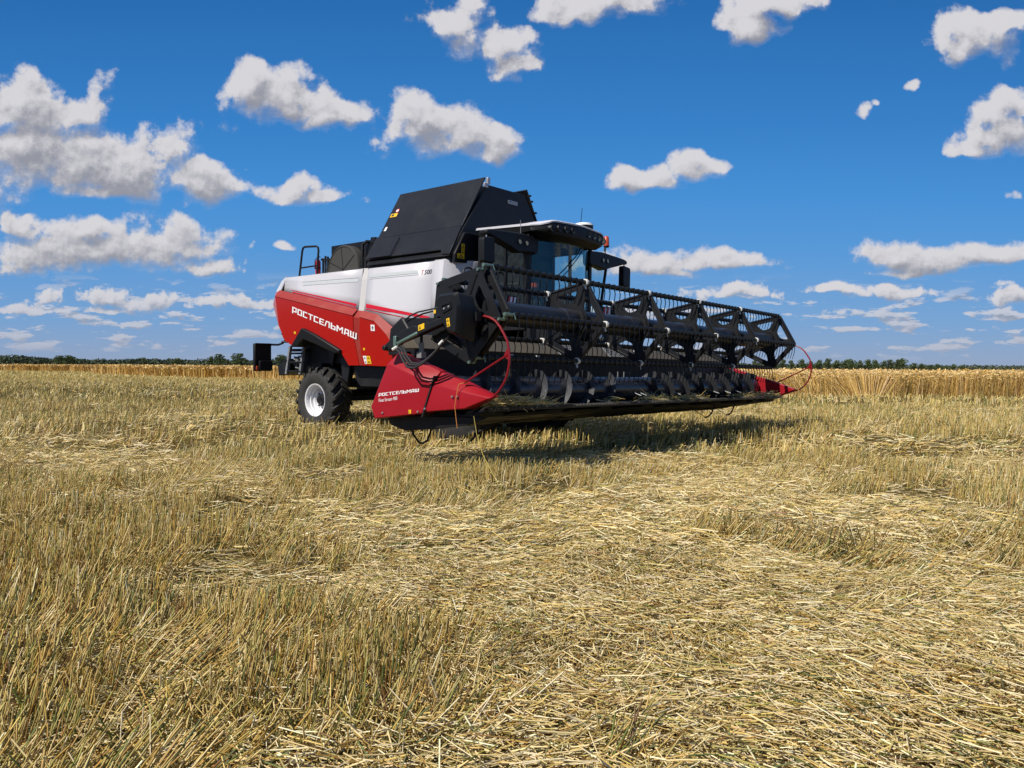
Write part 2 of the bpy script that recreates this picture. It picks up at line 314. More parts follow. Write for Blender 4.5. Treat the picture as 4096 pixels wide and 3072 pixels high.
GLYPH = {
 'Р': [[(0,-.5),(S_,-.5),(S_,5),(0,5)],[(S_,4.1),(4,4.1),(4,5),(S_,5)],[(3.05,1.9),(4,1.9),(4,4.1),(3.05,4.1)],[(S_,1),(4,1),(4,1.9),(S_,1.9)]],
 'О': [[(0,0),(S_,0),(S_,5),(0,5)],[(3.05,0),(4,0),(4,5),(3.05,5)],[(S_,4.1),(3.05,4.1),(3.05,5),(S_,5)],[(S_,0),(3.05,0),(3.05,.9),(S_,.9)]],
 'С': [[(0,0),(S_,0),(S_,5),(0,5)],[(S_,4.1),(3.9,4.1),(3.9,5),(S_,5)],[(S_,0),(3.9,0),(3.9,.9),(S_,.9)]],
 'Т': [[(0,4.1),(4,4.1),(4,5),(0,5)],[(1.52,0),(2.48,0),(2.48,4.1),(1.52,4.1)]],
 'Е': [[(0,0),(S_,0),(S_,5),(0,5)],[(S_,4.1),(3.9,4.1),(3.9,5),(S_,5)],[(S_,0),(3.9,0),(3.9,.9),(S_,.9)],[(S_,2.1),(3.5,2.1),(3.5,2.9),(S_,2.9)]],
 'Л': [[(-.4,0),(.5,0),(1.5,4.1),(.6,4.1)],[(.6,4.1),(4,4.1),(4,5),(.8,5)],[(3.05,0),(4,0),(4,4.1),(3.05,4.1)]],
 'Ь': [[(0,0),(S_,0),(S_,5),(0,5)],[(S_,2.5),(4,2.5),(4,3.3),(S_,3.3)],[(3.05,.9),(4,.9),(4,2.5),(3.05,2.5)],[(S_,0),(4,0),(4,.9),(S_,.9)]],
 'М': [[(0,0),(S_,0),(S_,5),(0,5)],[(4.25,0),(5.2,0),(5.2,5),(4.25,5)],[(S_,3.4),(2.6,1.4),(2.6,2.9),(S_,5)],[(2.6,1.4),(4.25,3.4),(4.25,5),(2.6,2.9)]],
 'А': [[(0,0),(S_,0),(1.5,4.1),(.55,4.1)],[(.55,4.1),(4,4.1),(4,5),(.7,5)],[(3.05,0),(4,0),(4,4.1),(3.05,4.1)],[(1.15,1.3),(3.05,1.3),(3.05,2.1),(1.25,2.1)]],
 'Ш': [[(0,0),(S_,0),(S_,5),(0,5)],[(2.12,.9),(3.07,.9),(3.07,5),(2.12,5)],[(4.25,0),(5.2,0),(5.2,5),(4.25,5)],[(S_,0),(4.25,0),(4.25,.9),(S_,.9)]],
}
def block_lettering(word, to3d, mb, mi=0):
    x = 0
    for ch in word:
        gl_ = GLYPH[ch]
        for poly in gl_: mb.add([to3d(x + p[0], p[1]) for p in poly], [list(range(len(poly)))], mi)
        x += (5.2 if ch in 'МШ' else 4.0) + 0.75
    return x - .75
def word_width(word): return sum((5.2 if c in 'МШ' else 4.0) + .75 for c in word) - .75

# ================================================================== COMBINE HARVESTER (x across, y rearwards, z up)
root = empty('combine_harvester', (2.58, 12.15, 0), R(50.4))
tag(root, 'red and white combine harvester with black cab and wide black reel header', 'combine harvester')
def part(name, mb, m, parent=None, **kw): return mb.build(name, m, parent or root, **kw)

# ---- body core and chassis
core = MB(); core.box(-1.36, 1.36, 3.72, 8.35, 1.75, 3.14); core.box(-1.2, 1.2, 3.8, 7.9, 1.35, 1.75)
part('body_core', core, 'deep')
ch = MB(); ch.box(-1.15, 1.15, 3.2, 6.3, 0.9, 1.34)
ch.yz([(6.58,1.46),(6.30,1.46),(6.32,1.20),(6.37,.96),(6.54,1.05)], -1.42, -1.30)
ch.yz([(6.25,1.30),(4.2,1.30),(4.2,.92),(6.05,.90),(6.2,1.05)], -1.36, -1.16)
ch.box(-0.9, -0.7, 3.2, 8.0, .86, 1.05); ch.box(.7, .9, 3.2, 8.0, .86, 1.05)
part('chassis', ch, 'black', bevel=.01)
ax = MB(); ax.box(-1.05, 1.05, 7.24, 7.48, .56, .80); ax.box(-.2, .2, 7.1, 7.6, .78, .95); ax.tube([(-.95, 7.2, .72), (.95, 7.2, .72)], .05)
part('axle', ax, 'black', bevel=.015)
ax = MB(); ax.box(-1.2, 1.2, 3.45, 3.75, .75, 1.0); part('axle', ax, 'black', bevel=.015)

# ---- side panels, both sides
def side(sg):
    X = lambda x: x * sg
    near = sg > 0
    def q(p): return [(X(a), b, c) for a, b, c in p]
    zb = lambda y: np.interp(y, [3.6, 4.56, 4.82, 5.28, 5.74, 6.98, 8.36], [1.95, 2.0, 1.97, 2.245, 2.347, 2.592, 2.88])
    up = MB()
    def strip(ys, mi=0):
        vs = []
        for y in ys:
            b = zb(y)
            for f in (0, .03, .3, .7, 1):
                zz = 3.17 + (b - 3.17) * f; xx = -1.42 - .11 * min(1, (3.17 - zz) / .85) - (.03 if f > 0 else 0)
                vs.append((X(xx), y, zz))
        vs2 = [(i*5+j, i*5+j+1, (i+1)*5+j+1, (i+1)*5+j) for i in range(len(ys)-1) for j in range(4)]
        up.add(vs, vs2, mi)
        up.add([(X(-1.42), y, 3.17) for y in ys] + [(X(-1.1), y, 3.20) for y in ys], [(i, i+1, len(ys)+i+1, len(ys)+i) for i in range(len(ys)-1)], mi)
    strip([8.40, 7.7, 7.05, 5.87]); strip([5.70, 5.45, 5.35, 4.89, 4.6, 3.905])
    part('upper_side_panel', up, 'white', smooth=True, solid=.02, out=(-sg, 0, 0))
    fc = MB()
    zs = [3.165, 3.14, 2.6, 2.0]
    L0 = [(-1.45,3.90),(-1.45,3.66),(-1.30,3.52),(-0.62,3.36)]
    vs = []
    for z in zs:
        e = min(1, (3.17 - z) / .85)
        for k, (x, y) in enumerate(L0): vs.append((X(x - (.11*e if k < 2 else .08*e if k == 2 else 0) - (.03 if z < 3.16 and k < 2 else 0)), y - (.04 if (z < 3.16 and k >= 2) else 0), z))
    fc.add(vs, [(i*4+j, i*4+j+1, (i+1)*4+j+1, (i+1)*4+j) for i in range(3) for j in range(3)])
    fc.add(q([(-1.45,3.90,3.165),(-1.45,3.66,3.165),(-1.30,3.52,3.165),(-.62,3.36,3.165),(-.62,3.9,3.20)]), [(0,1,2,3,4)])
    part('front_corner_panel', fc, 'white', smooth=True, solid=.02, out=(-sg, -.2, 0))
    # red lower panels: bright face, dusty bevel above it
    xr = lambda z: -1.60 - .07 * (z - 1.3)
    rd = MB()
    def face(poly, mi=0): rd.add([(X(xr(z)), y, z) for y, z in poly], [list(range(len(poly)))], mi)
    face([(8.40,2.74),(5.90,2.245),(5.91,1.85),(5.79,1.31),(6.1,1.31),(6.36,1.62),(6.94,1.86),(7.49,2.05),(7.88,1.70),(8.17,1.83),(8.33,2.14)])
    face([(5.70,2.21),(5.28,2.12),(4.96,1.87),(4.66,1.50),(4.66,1.29),(5.68,1.31),(5.74,1.85)])
    b1 = [(-1.56,8.43,2.88),(-1.56,6.98,2.592),(-1.56,5.87,2.368)]; b2 = [(xr(2.74),8.40,2.74),(xr(2.445),6.91,2.445),(xr(2.245),5.90,2.245)]
    rd.add(q(b1 + b2), [(0,1,4,3),(1,2,5,4)], 1)
    b1 = [(-1.56,5.70,2.335),(-1.56,5.28,2.245),(-1.56,4.82,1.97),(-1.56,4.38,1.6)]; b2 = [(xr(2.21),5.70,2.21),(xr(2.12),5.28,2.12),(xr(1.87),4.96,1.87),(xr(1.5),4.66,1.50)]
    rd.add(q(b1 + b2), [(0,1,5,4),(1,2,6,5),(2,3,7,6)], 1)
    part('lower_side_panel', rd, ['red', 'reddust'], solid=.02, out=(-sg, 0, 0))
    sm = MB()
    xw_ = lambda z: -1.442 - .11 * min(1, (3.17 - z) / .85)
    sm.add(q([(-1.41,5.66,3.168),(-1.41,5.92,3.168),(xw_(2.95),5.92,2.95),(xw_(2.95),5.66,2.95),(xw_(2.36),5.92,2.36),(xw_(2.33),5.66,2.33)]), [(0,1,2,3),(3,2,4,5)], 0)
    sm.add(q([(-1.56,5.66,2.33),(-1.56,5.94,2.37),(xr(2.22)+.012,5.95,2.23),(xr(2.2)+.012,5.66,2.20),(xr(1.85)+.012,5.95,1.85),(xr(1.85)+.012,5.68,1.85),(xr(1.31)+.012,5.83,1.31),(xr(1.31)+.012,5.64,1.31)]), [(0,1,2,3),(3,2,4,5),(5,4,6,7)], 1)
    part('seam_strip', sm, ['whitedusty', 'reddust'])
    ar = MB()
    ar.prism(q([(-1.73,7.84,1.68),(-1.75,7.43,2.06),(-1.73,7.03,1.92),(-1.70,6.28,1.61),(-1.70,6.28,1.55),(-1.70,6.42,1.54),(-1.71,7.07,1.74),(-1.72,7.40,1.83),(-1.71,7.62,1.69)]),
             q([(-1.45,7.84,1.68),(-1.45,7.43,2.06),(-1.45,7.03,1.92),(-1.45,6.28,1.61),(-1.45,6.28,1.55),(-1.45,6.42,1.54),(-1.45,7.07,1.74),(-1.45,7.40,1.83),(-1.45,7.62,1.69)]))
    part('wheel_arch_trim', ar, 'plastic', bevel=.02)
    rc = MB()
    rc.add(q([(-1.43,8.41,3.17),(-1.36,8.66,3.11),(-1.34,8.90,2.90),(-1.56,8.43,2.885)]), [(0,1,2,3)], 0)
    rc.add(q([(-1.36,8.66,3.11),(-1.34,8.90,2.9),(0,8.90,2.9),(0,8.66,3.11)]), [(0,1,2,3)], 0); rc.add(q([(-1.43,8.41,3.17),(-1.36,8.66,3.11),(0,8.66,3.11),(0,8.41,3.17)]), [(0,1,2,3)], 0)
    rc.add(q([(-1.56,8.43,2.88),(-1.34,8.92,2.89),(-1.33,9.05,2.64),(-1.70,8.41,2.74)]), [(0,1,2,3)], 1)
    rc.add(q([(-1.70,8.41,2.74),(-1.33,9.05,2.64),(-1.33,8.68,1.90),(-1.62,8.19,1.84),(-1.66,8.35,2.14)]), [(0,1,2,3,4)], 1)
    if near: rc.add(q([(-1.33,9.05,2.64),(1.33,9.05,2.64),(1.33,8.68,1.90),(-1.33,8.68,1.90),(-1.34,8.9,2.9),(1.34,8.9,2.9)]), [(0,1,2,3),(0,1,5,4)], 1)
    part('rear_corner_panel', rc, ['white', 'redrear'], solid=.02, out=(-sg, .3, .1))
    dk = MB(); dk.yz([(4.80,1.97),(4.52,2.16),(3.60,2.13),(3.60,1.55),(4.85,1.55)], X(-1.70), X(-1.55)); dk.box(min(X(-1.7), X(-1.3)), max(X(-1.7), X(-1.3)), 4.5, 4.85, 1.50, 1.60)
    part('front_shield', dk, 'black', bevel=.012)
side(1); side(-1)

# ---- stripes and lettering on the near side
st = MB()
def xw(z): return -1.450 - .11 * min(1, (3.17 - z) / .85) - .004
def wq(pts, mi): st.add([(xw(z) - .004, y, z) for y, z in pts], [list(range(len(pts)))], mi)
wq([(8.16,2.895),(8.08,2.870),(5.94,2.440),(5.94,2.488)], 0)
wq([(8.06,2.848),(5.94,2.418),(5.94,2.404),(8.08,2.828)], 0)
wq([(5.65,2.475),(5.65,2.402),(3.93,2.125),(3.93,2.168)], 0)
wq([(5.65,2.385),(4.58,2.184),(4.58,2.172),(5.65,2.370)], 0)
st.add([(xw(p[1]) - .002, p[0], p[1]) for p in [(7.78,3.045),(5.95,3.005),(5.95,2.992),(7.78,3.028)]], [(0,1,2,3)], 1)
st.add([(xw(p[1]) - .002, p[0], p[1]) for p in [(7.77,3.015),(5.95,2.97),(5.95,2.915),(7.75,2.955)]], [(0,1,2,3)], 1)
st.add([(xw(p[1]) - .002, p[0], p[1]) for p in [(5.64,3.03),(4.33,3.015),(4.30,2.96),(5.64,2.97)]], [(0,1,2,3)], 1)
st.add([(xw(p[1]) - .002, p[0], p[1]) for p in [(5.64,2.955),(4.29,2.94),(4.29,2.928),(5.64,2.94)]], [(0,1,2,3)], 1)
part('stripe', st, ['stripe', 'silver'], fix=False)
tx = MB()
text_mesh('T', .115, lambda x, y: (xw(2.93 + y) - .003, 4.245 - x * 1.05, 2.925 + y), 0, tx, .2)
text_mesh('500', .115, lambda x, y: (xw(2.93 + y) - .003, 4.155 - x * 1.1, 2.925 + y), 1, tx, .2)
part('model_lettering', tx, ['inkred', 'ink'], fix=False)
lg = MB(); WW = word_width('РОСТСЕЛЬМАШ')
block_lettering('РОСТСЕЛЬМАШ', lambda x, y: (-1.60 - .07 * (2.4 - .59*x/WW + .0235*y - 1.3) - .005, 7.83 - 2.01*x/WW - .004*y, 2.395 - .595*x/WW + .0235*y), lg)
part('body_lettering', lg, 'lettering', fix=False)

# ---- stickers
def sticker(pts, x, m='yellow', pic=True, name='warning_sticker', parent=None):
    mb = MB(); P_ = [(x if not callable(x) else x(z), y, z) for y, z in pts]; mb.add(P_, [(0,1,2,3)], 0)
    if pic:
        A = [Vector(p) for p in P_]
        f = lambda u, v: tuple((A[0]*(1-u)+A[1]*u)*(1-v) + (A[3]*(1-u)+A[2]*u)*v + Vector((-.003, 0, 0)))
        tall = (A[0]-A[3]).length > (A[0]-A[1]).length
        for c in ((.25, .75) if tall else (.3,)):
            g_ = (lambda a, b: f(a, c + (b-.5)*.45)) if tall else (lambda a, b: f(c + (a-.5)*.45, b))
            mb.add([g_(.5,.15), g_(.85,.8), g_(.15,.8), g_(.5,.38), g_(.68,.70), g_(.32,.70)], [(0,1,4,3),(1,2,5,4),(2,0,3,5)], 1)
    return mb.build(name, [m, 'ink'], parent or root, fix=False)
xs = lambda z: -1.60 - .07*(z-1.3) - .006
mk = MB(); mk.add([(xs(z), y, z) for y, z in [(5.39,2.07),(5.28,2.06),(5.28,1.945),(5.39,1.955)]], [(0,1,2,3)], 0)
mk.add([(xs(z)-.002, y, z) for y, z in [(5.345,2.045),(5.325,2.045),(5.325,1.97),(5.345,1.97)]], [(0,1,2,3)], 1)
mk.add([(xs(z)-.003, y, z) for y, z in [(5.37,2.017),(5.30,2.012),(5.30,2.000),(5.37,2.004)]], [(0,1,2,3)], 1)
mk.build('star_sticker', ['stickw', 'ink'], root, fix=False)
sticker([(5.66,1.49),(5.56,1.49),(5.55,1.34),(5.61,1.34)], xs, 'stickw')
sticker([(5.55,1.49),(5.46,1.485),(5.42,1.34),(5.54,1.34)], xs)
sticker([(7.81,2.00),(7.75,2.00),(7.74,1.95),(7.80,1.95)], xs, pic=False); sticker([(5.64,1.64),(5.59,1.64),(5.585,1.595),(5.635,1.595)], xs, pic=False)
def front_sticker(x0, x1, z0, z1, y=3.492, m='yellow'):
    mb = MB(); mb.add([(x0,y,z1),(x1,y,z1),(x1,y,z0),(x0,y,z0)], [(0,1,2,3)], 0)
    cx, cz, w, h = (x0+x1)/2, (z0+z1)/2, (x1-x0)*.36, (z1-z0)*.36
    mb.add([(cx,y-.003,cz+h),(cx-w,y-.003,cz-h),(cx+w,y-.003,cz-h),(cx,y-.003,cz+h*.4),(cx-w*.5,y-.003,cz-h*.6),(cx+w*.5,y-.003,cz-h*.6)], [(0,1,4,3),(1,2,5,4),(2,0,3,5)], 1)
    return mb.build('warning_sticker', [m, 'ink'], root, fix=False)
front_sticker(-1.285, -1.20, 3.345, 3.425, 3.435); front_sticker(-1.285, -1.21, 3.255, 3.340, 3.435); front_sticker(-1.39, -1.21, 3.165, 3.25, 3.435)

# ---- grain tank
tb = MB(); tb.prism([(-1.5,3.50,3.20),(1.5,3.50,3.20),(1.17,3.50,3.72),(.53,3.50,4.585),(-.53,3.50,4.585),(-1.17,3.50,3.72)],
                    [(-1.5,5.72,3.20),(1.5,5.72,3.20),(1.17,5.72,3.72),(.53,5.72,4.585),(-.53,5.72,4.585),(-1.17,5.72,3.72)])
tb.xz([(-1.44,3.10),(1.44,3.10),(1.44,3.24),(1.19,3.64),(-1.19,3.64),(-1.44,3.24)], 3.44, 3.52); tb.box(-1.42, 1.42, 3.56, 5.76, 3.1, 3.34)
tb.box(-.6, .6, 3.47, 3.50, 3.66, 3.72)
part('grain_tank', tb, 'tank', bevel=.012)
for sg in (-1, 1):
    fl = MB(); n_ = Vector((-sg*-1.0, 0, 0))
    A = lambda x, y, z: (sg * x, y, z)
    def flap(pts, t_):
        nrm = Vector((.86, 0, .52)); fl.prism([A(*p) for p in pts], [A(*(Vector(p) + nrm * t_)) for p in pts])
    flap([(.585,3.50,4.69),(.585,5.74,4.69),(1.165,5.74,3.74),(1.165,3.52,3.74)], .03)
    flap([(1.165,3.52,3.735),(1.165,5.74,3.735),(1.455,5.74,3.30),(1.455,3.74,3.30),(1.455,3.73,3.22),(1.49,3.50,3.21)], .036)
    part('tank_flap', fl, 'tank', bevel=.006)
pch = MB(); pch.prism([(-1.22,5.73,3.745),(-1.22,5.05,3.70),(-1.49,5.02,3.325),(-1.49,5.72,3.325)], [(-1.245,5.72,3.757),(-1.245,5.06,3.71),(-1.51,5.04,3.335),(-1.51,5.71,3.335)])
part('tank_flap_patch', pch, 'tank')
br = MB(); br.box(-.66, -.56, 3.46, 3.50, 4.52, 4.60); br.box(-.60, -.53, 3.44, 3.49, 4.58, 4.70); part('flap_latch', br, 'alu', bevel=.006)
vt = MB()
for k in range(3): vt.box(.02, .29, 3.475, 3.498, 4.385 - k*.024, 4.400 - k*.024)
part('tank_vent', vt, 'alu')
for z_ in (4.6, 4.5, 4.3, 4.05):
    hk = MB(); hk.box(.60 + (4.65-z_)*.6, .66 + (4.65-z_)*.6, 3.46, 3.50, z_-.03, z_); part('flap_latch', hk, 'black')
ux = lambda y_, z_: -(.585 + (4.69 - z_) * .611) - .042
def flap_sticker(y0, y1, z0, z1, m, disc=False):
    mb = MB()
    if disc:
        mb.add([(ux(0, (z0+z1)/2 + .5*(z1-z0)*math.sin(a)), (y0+y1)/2 + .5*(y1-y0)*math.cos(a), (z0+z1)/2 + .5*(z1-z0)*math.sin(a)) for a in np.linspace(0, 2*math.pi, 18, False)], [list(range(18))], 0)
        mb.add([(ux(0, (z0+z1)/2 + .33*(z1-z0)*math.sin(a)) - .003, (y0+y1)/2 + .33*(y1-y0)*math.cos(a), (z0+z1)/2 + .33*(z1-z0)*math.sin(a)) for a in np.linspace(0, 2*math.pi, 18, False)], [list(range(18))], 1)
        return mb.build('prohibition_sticker', ['inkred', 'stickw'], root, fix=False)
    mb.add([(ux(0,z1),y1,z1),(ux(0,z1),y0,z1),(ux(0,z0),y0,z0),(ux(0,z0),y1,z0)], [(0,1,2,3)], 0)
    if m == 'yellow':
        mb.add([(ux(0,z)-.003,y,z) for y, z in [(y1-.03,z1-.015),(y1-.10,z1-.015),(y1-.10,z0+.02),(y1-.03,z0+.02)]], [(0,1,2,3)], 1)
    return mb.build('warning_sticker', [m, 'ink'], root, fix=False)
flap_sticker(5.50, 5.60, 4.28, 4.36, 'stickw', True); flap_sticker(5.50, 5.69, 4.19, 4.265, 'yellow'); flap_sticker(5.60, 5.66, 3.90, 3.98, 'stickw')

# ---- engine box, screen, rail
eb = MB(); eb.box(-1.2, 1.2, 5.80, 7.17, 3.14, 3.745); eb.box(-1.24, -1.1, 5.78, 5.90, 3.66, 3.79); part('engine_cover', eb, 'tank', bevel=.012)
fd = MB(); fd.lathe([(0, .49), (-.10, .49), (-.16, .485), (-.18, .47), (-.18, .455), (-.168, .45), (-.168, 0)], (-1.2, 6.57, 3.20), 'X', 40)
part('air_intake_screen', fd, mat('mesh_screen', (.045, .042, .036), .6, var=.3, scale=60), smooth=True)
sp_ = MB()
for k in range(6):
    a = k*math.pi/3 + .4; sp_.tube([(-1.372, 6.57, 3.20), (-1.372, 6.57 + .44*math.cos(a), 3.2 + .44*math.sin(a))], .006, 5)
part('screen_ribs', sp_, 'black')
pp = MB(); pp.tube([(-1.30,6.06,3.1),(-1.30,6.06,3.66),(-1.25,6.0,3.72),(-1.15,5.95,3.72)], .03); pp.tube([(-1.28,5.97,3.1),(-1.28,5.97,3.4)], .05); part('engine_pipe', pp, 'black', smooth=True)
rl = MB(); rl.tube([(-1.3,8.13,3.15),(-1.3,8.07,3.45),(-1.3,8.02,3.71),(-1.3,7.99,3.77),(-1.3,7.93,3.79),(-1.3,7.54,3.765),(-1.3,7.48,3.74),(-1.3,7.46,3.67),(-1.3,7.50,3.3),(-1.3,7.51,3.15)], .022, 8)
rl.tube([(-1.3,8.085,3.36),(-1.3,7.50,3.365)], .017, 8); part('guard_rail', rl, 'black', smooth=True)
ps = MB()
for y_, z_ in ((7.44,3.52),(7.36,3.56),(7.28,3.54),(7.22,3.50)): ps.tube([(-1.2,y_,3.1),(-1.2,y_,z_)], .022)
ps.tube([(-1.2,7.5,3.50),(-1.2,7.2,3.47)], .02); ps.tube([(-1.22,7.36,3.45),(-1.22,7.30,3.25)], .012); part('rail_post', ps, 'black', smooth=True)
ex = empty('fire_extinguisher', (2.58 + -1.25*math.cos(R(50.4)) - 7.545*math.sin(R(50.4)), 12.15 + -1.25*math.sin(R(50.4)) + 7.545*math.cos(R(50.4)), 3.18), R(50.4))
tag(ex, 'red fire extinguisher standing beside the rear guard rail on the harvester roof', 'fire extinguisher')
b = MB(); b.lathe([(0,0),(0,.05),(.02,.056),(.26,.056),(.30,.042),(.325,.02)], (0,0,0), 'Z', 16); b.build('cylinder_body', 'extred', ex, smooth=True)
b = MB(); b.lathe([(.32,.022),(.36,.022),(.37,.01),(.37,0)], (0,0,0), 'Z', 10); b.box(-.01,.01,-.07,.03,.36,.375); b.tube([(-.02,0,.35),(-.075,0,.30),(-.08,0,.12)], .009, 6); b.build('valve', 'hose', ex)
b = MB(); b.lathe([(.12,.058),(.15,.058)], (0,0,0), 'Z', 16); b.build('strap', 'plastic', ex)

# ---- rear: marker lamp panel on its arm, ladder, straw spreader
lp = MB(); lp.box(-2.02, -1.60, 8.70, 8.74, 1.18, 1.76); lp.box(-2.0, -1.62, 8.66, 8.70, 1.74, 1.77); lp.box(-1.93, -1.62, 8.62, 8.70, 1.20, 1.40); lp.tube([(-1.99, 8.70, 1.19), (-1.99, 8.70, 1.75)], .03)
panel = part('rear_lamp_panel', lp, 'plastic', bevel=.015)
b = MB(); b.lathe([(0, .0), (-.012, .02), (0, .034)], (-1.965, 8.665, 1.235), 'Y', 14); b.v = [(x, y, 1.235 + (z-1.235)*1.8) for x, y, z in b.v]; part('reflector', b, 'orange', panel, smooth=True)
am = MB(); am.tube([(-1.62,8.70,1.745),(-1.46,8.66,1.745),(-1.38,8.62,1.78),(-1.33,8.6,1.84),(-1.30,8.55,1.93),(-1.25,8.4,1.93)], .022); am.tube([(-1.42,8.6,1.81),(-1.25,8.4,1.80)], .018)
am.tube([(-1.33,8.6,1.9),(-1.40,8.62,1.98),(-1.37,8.6,2.06),(-1.28,8.55,2.04)], .014); am.tube([(-1.60,8.70,1.32),(-1.3,8.5,1.43),(-1.1,8.4,1.45)], .014)
part('lamp_panel_arm', am, 'black', smooth=True)
ld = MB()
for (y0, y1) in ((8.57, 8.43), (8.08, 7.94)):
    ld.prism([(-1.34,y0-.03,1.12),(-1.28,y0-.03,1.12),(-1.28,y0+.03,1.12),(-1.34,y0+.03,1.12)], [(-1.34,y1-.03,1.72),(-1.28,y1-.03,1.72),(-1.28,y1+.03,1.72),(-1.34,y1+.03,1.72)])
lad = part('ladder', ld, 'alu')
rg = MB()
for z_, o in ((1.18, .555), (1.37, .51), (1.56, .465)): rg.box(-1.35, -1.25, 8.0 + (o-.51), 8.48 + (o-.51), z_-.02, z_+.02)
part('rung', rg, 'black', lad, bevel=.006)
sw = MB(); sw.xz([(-1.1,1.15),(1.1,1.15),(1.1,1.50),(-1.1,1.50)], 8.0, 8.62)
sw.prism([(-1.2,9.08,1.30),(-1.2,8.72,1.44),(-1.2,8.58,1.16),(-1.2,9.04,1.08)], [(1.2,9.08,1.30),(1.2,8.72,1.44),(1.2,8.58,1.16),(1.2,9.04,1.08)])
sw.yz([(8.03,1.62),(7.93,1.62),(7.98,1.14),(8.1,1.13)], -1.22, -1.18); sw.yz([(8.75,1.42),(8.55,1.52),(8.6,1.2),(8.72,1.18)], -1.25, -1.2)
sw.box(-1.3, -1.2, 7.95, 8.42, 1.60, 1.66); sw.box(-1.2, 1.2, 7.5, 8.1, 1.15, 1.75)
sw.yz([(7.2,1.62),(6.95,1.62),(7.0,1.42),(7.06,1.28),(7.12,1.42)], -1.28, -1.22)
part('straw_spreader', sw, 'black', bevel=.01)
kn = MB()
for y_, z_ in ((8.35,1.45),(8.2,1.36),(8.3,1.28),(8.15,1.48),(8.28,1.40)): kn.lathe([(-.04,0),(-.05,.03),(-.02,.04),(0,.03)], (-1.22,y_,z_), 'X', 10)
kn.tube([(-1.25,8.38,1.33),(-1.27,8.25,1.25),(-1.25,8.12,1.24)], .012); kn.tube([(-1.24,8.4,1.5),(-1.26,8.3,1.42),(-1.25,8.2,1.52)], .01)
part('coupling', kn, 'steel', smooth=True)

# ---- wheels
def wheel(cx, cy, cz, Rr, W, rim, sg, nl):
    ty = MB(); h = W/2
    prof = [(-h*.80, rim), (-h*.97, rim+.06), (-h, (rim+Rr)/2), (-h*.97, Rr-.09), (-h*.86, Rr-.035), (-h*.5, Rr-.008), (0, Rr), (h*.5, Rr-.008), (h*.86, Rr-.035), (h*.97, Rr-.09), (h, (rim+Rr)/2), (h*.97, rim+.06), (h*.80, rim)]
    ty.lathe(prof, (cx, cy, cz), 'X', 48)
    for k in range(nl):
        for s2 in (-1, 1):
            a0 = 2*math.pi*(k + (.5 if s2 > 0 else 0))/nl; segs = []
            for (f, da, hh) in ((.02, .0, .048), (.45, .14, .050), (.86, .26, .040), (1.0, .30, -.045)):
                x = s2*h*f; ra = Rr - .012 if f < .9 else Rr - .06; wd = .038/ Rr * (1.0 if f < .9 else 1.2)
                for (dw, top) in ((-wd, 0), (wd, 0), (wd*.75, 1), (-wd*.75, 1)):
                    aa = a0 + da + dw; rr2 = ra + (hh if f < .9 else .055)*top
                    segs.append((cx + x, cy + rr2*math.cos(aa), cz + rr2*math.sin(aa)))
            ty.add(segs, [(i*4+j, i*4+(j+1) % 4, (i+1)*4+(j+1) % 4, (i+1)*4+j) for i in range(3) for j in range(4)] + [(3,2,1,0),(12,13,14,15)])
    tyre = part('tyre', ty, 'rubber', wh_, smooth=True)
    r_ = MB(); o = sg*h
    r_.lathe([(o*.84, rim+.012), (o*.90, rim+.012), (o*.86, rim-.012), (o*.70, rim-.03), (o*.55, rim-.035), (o*.50, rim-.06), (o*.30, rim-.065), (o*.24, rim-.10), (o*.06, rim-.12), (o*.02, rim*.42), (o*.10, rim*.40), (o*.10, 0)], (cx, cy, cz), 'X', 40)
    r_.lathe([(-o*.84, rim+.012), (-o*.3, rim-.05), (-o*.1, 0)], (cx, cy, cz), 'X', 40)
    part('rim', r_, 'rim', wh_, smooth=True)
    hb = MB(); hb.lathe([(o*.04, rim*.40), (o*.30, rim*.38), (o*.36, rim*.26), (o*.50, rim*.22), (o*.50, 0)], (cx, cy, cz), 'X', 24)
    for k in range(8):
        a = 2*math.pi*k/8; hb.lathe([(0, .016), (o*.12, .016), (o*.13, 0)], (cx + o*.08, cy + rim*.52*math.cos(a), cz + rim*.52*math.sin(a)), 'X', 6)
    part('hub', hb, 'black', wh_, smooth=True)
for sg in (-1, 1):
    for (nm, yy, zz, Rr, W, rim, nl, xc) in (('wheel', 7.35, .60, .635, .50, .325, 18, 1.25), ('wheel', 3.60, .88, .90, .66, .43, 20, 1.08)):
        wh_ = bpy.data.objects.new('wheel', None); wh_.parent = root; wh_.empty_display_size = .1; col.objects.link(wh_)
        wheel(sg*xc, yy, zz, Rr, W, rim, sg, nl)
        if yy > 7 and sg < 0:
            tt = MB()
            for i, c_ in enumerate('TITAN'):
                a = R(78 - 15*i)
                text_mesh(c_, .075, lambda x, y: (-1.503, 7.35 - (.45 + y)*math.cos(a + math.pi - 0) * -1 * -1 if False else 7.35 + -((.45 + y)*math.cos(a + R(0)) + (x-.025)*math.sin(a)), .60 + (.45 + y)*math.sin(a) - (x-.025)*math.cos(a)), 0, tt)
            tt.build('tyre_lettering', 'ink', wh_, fix=False)

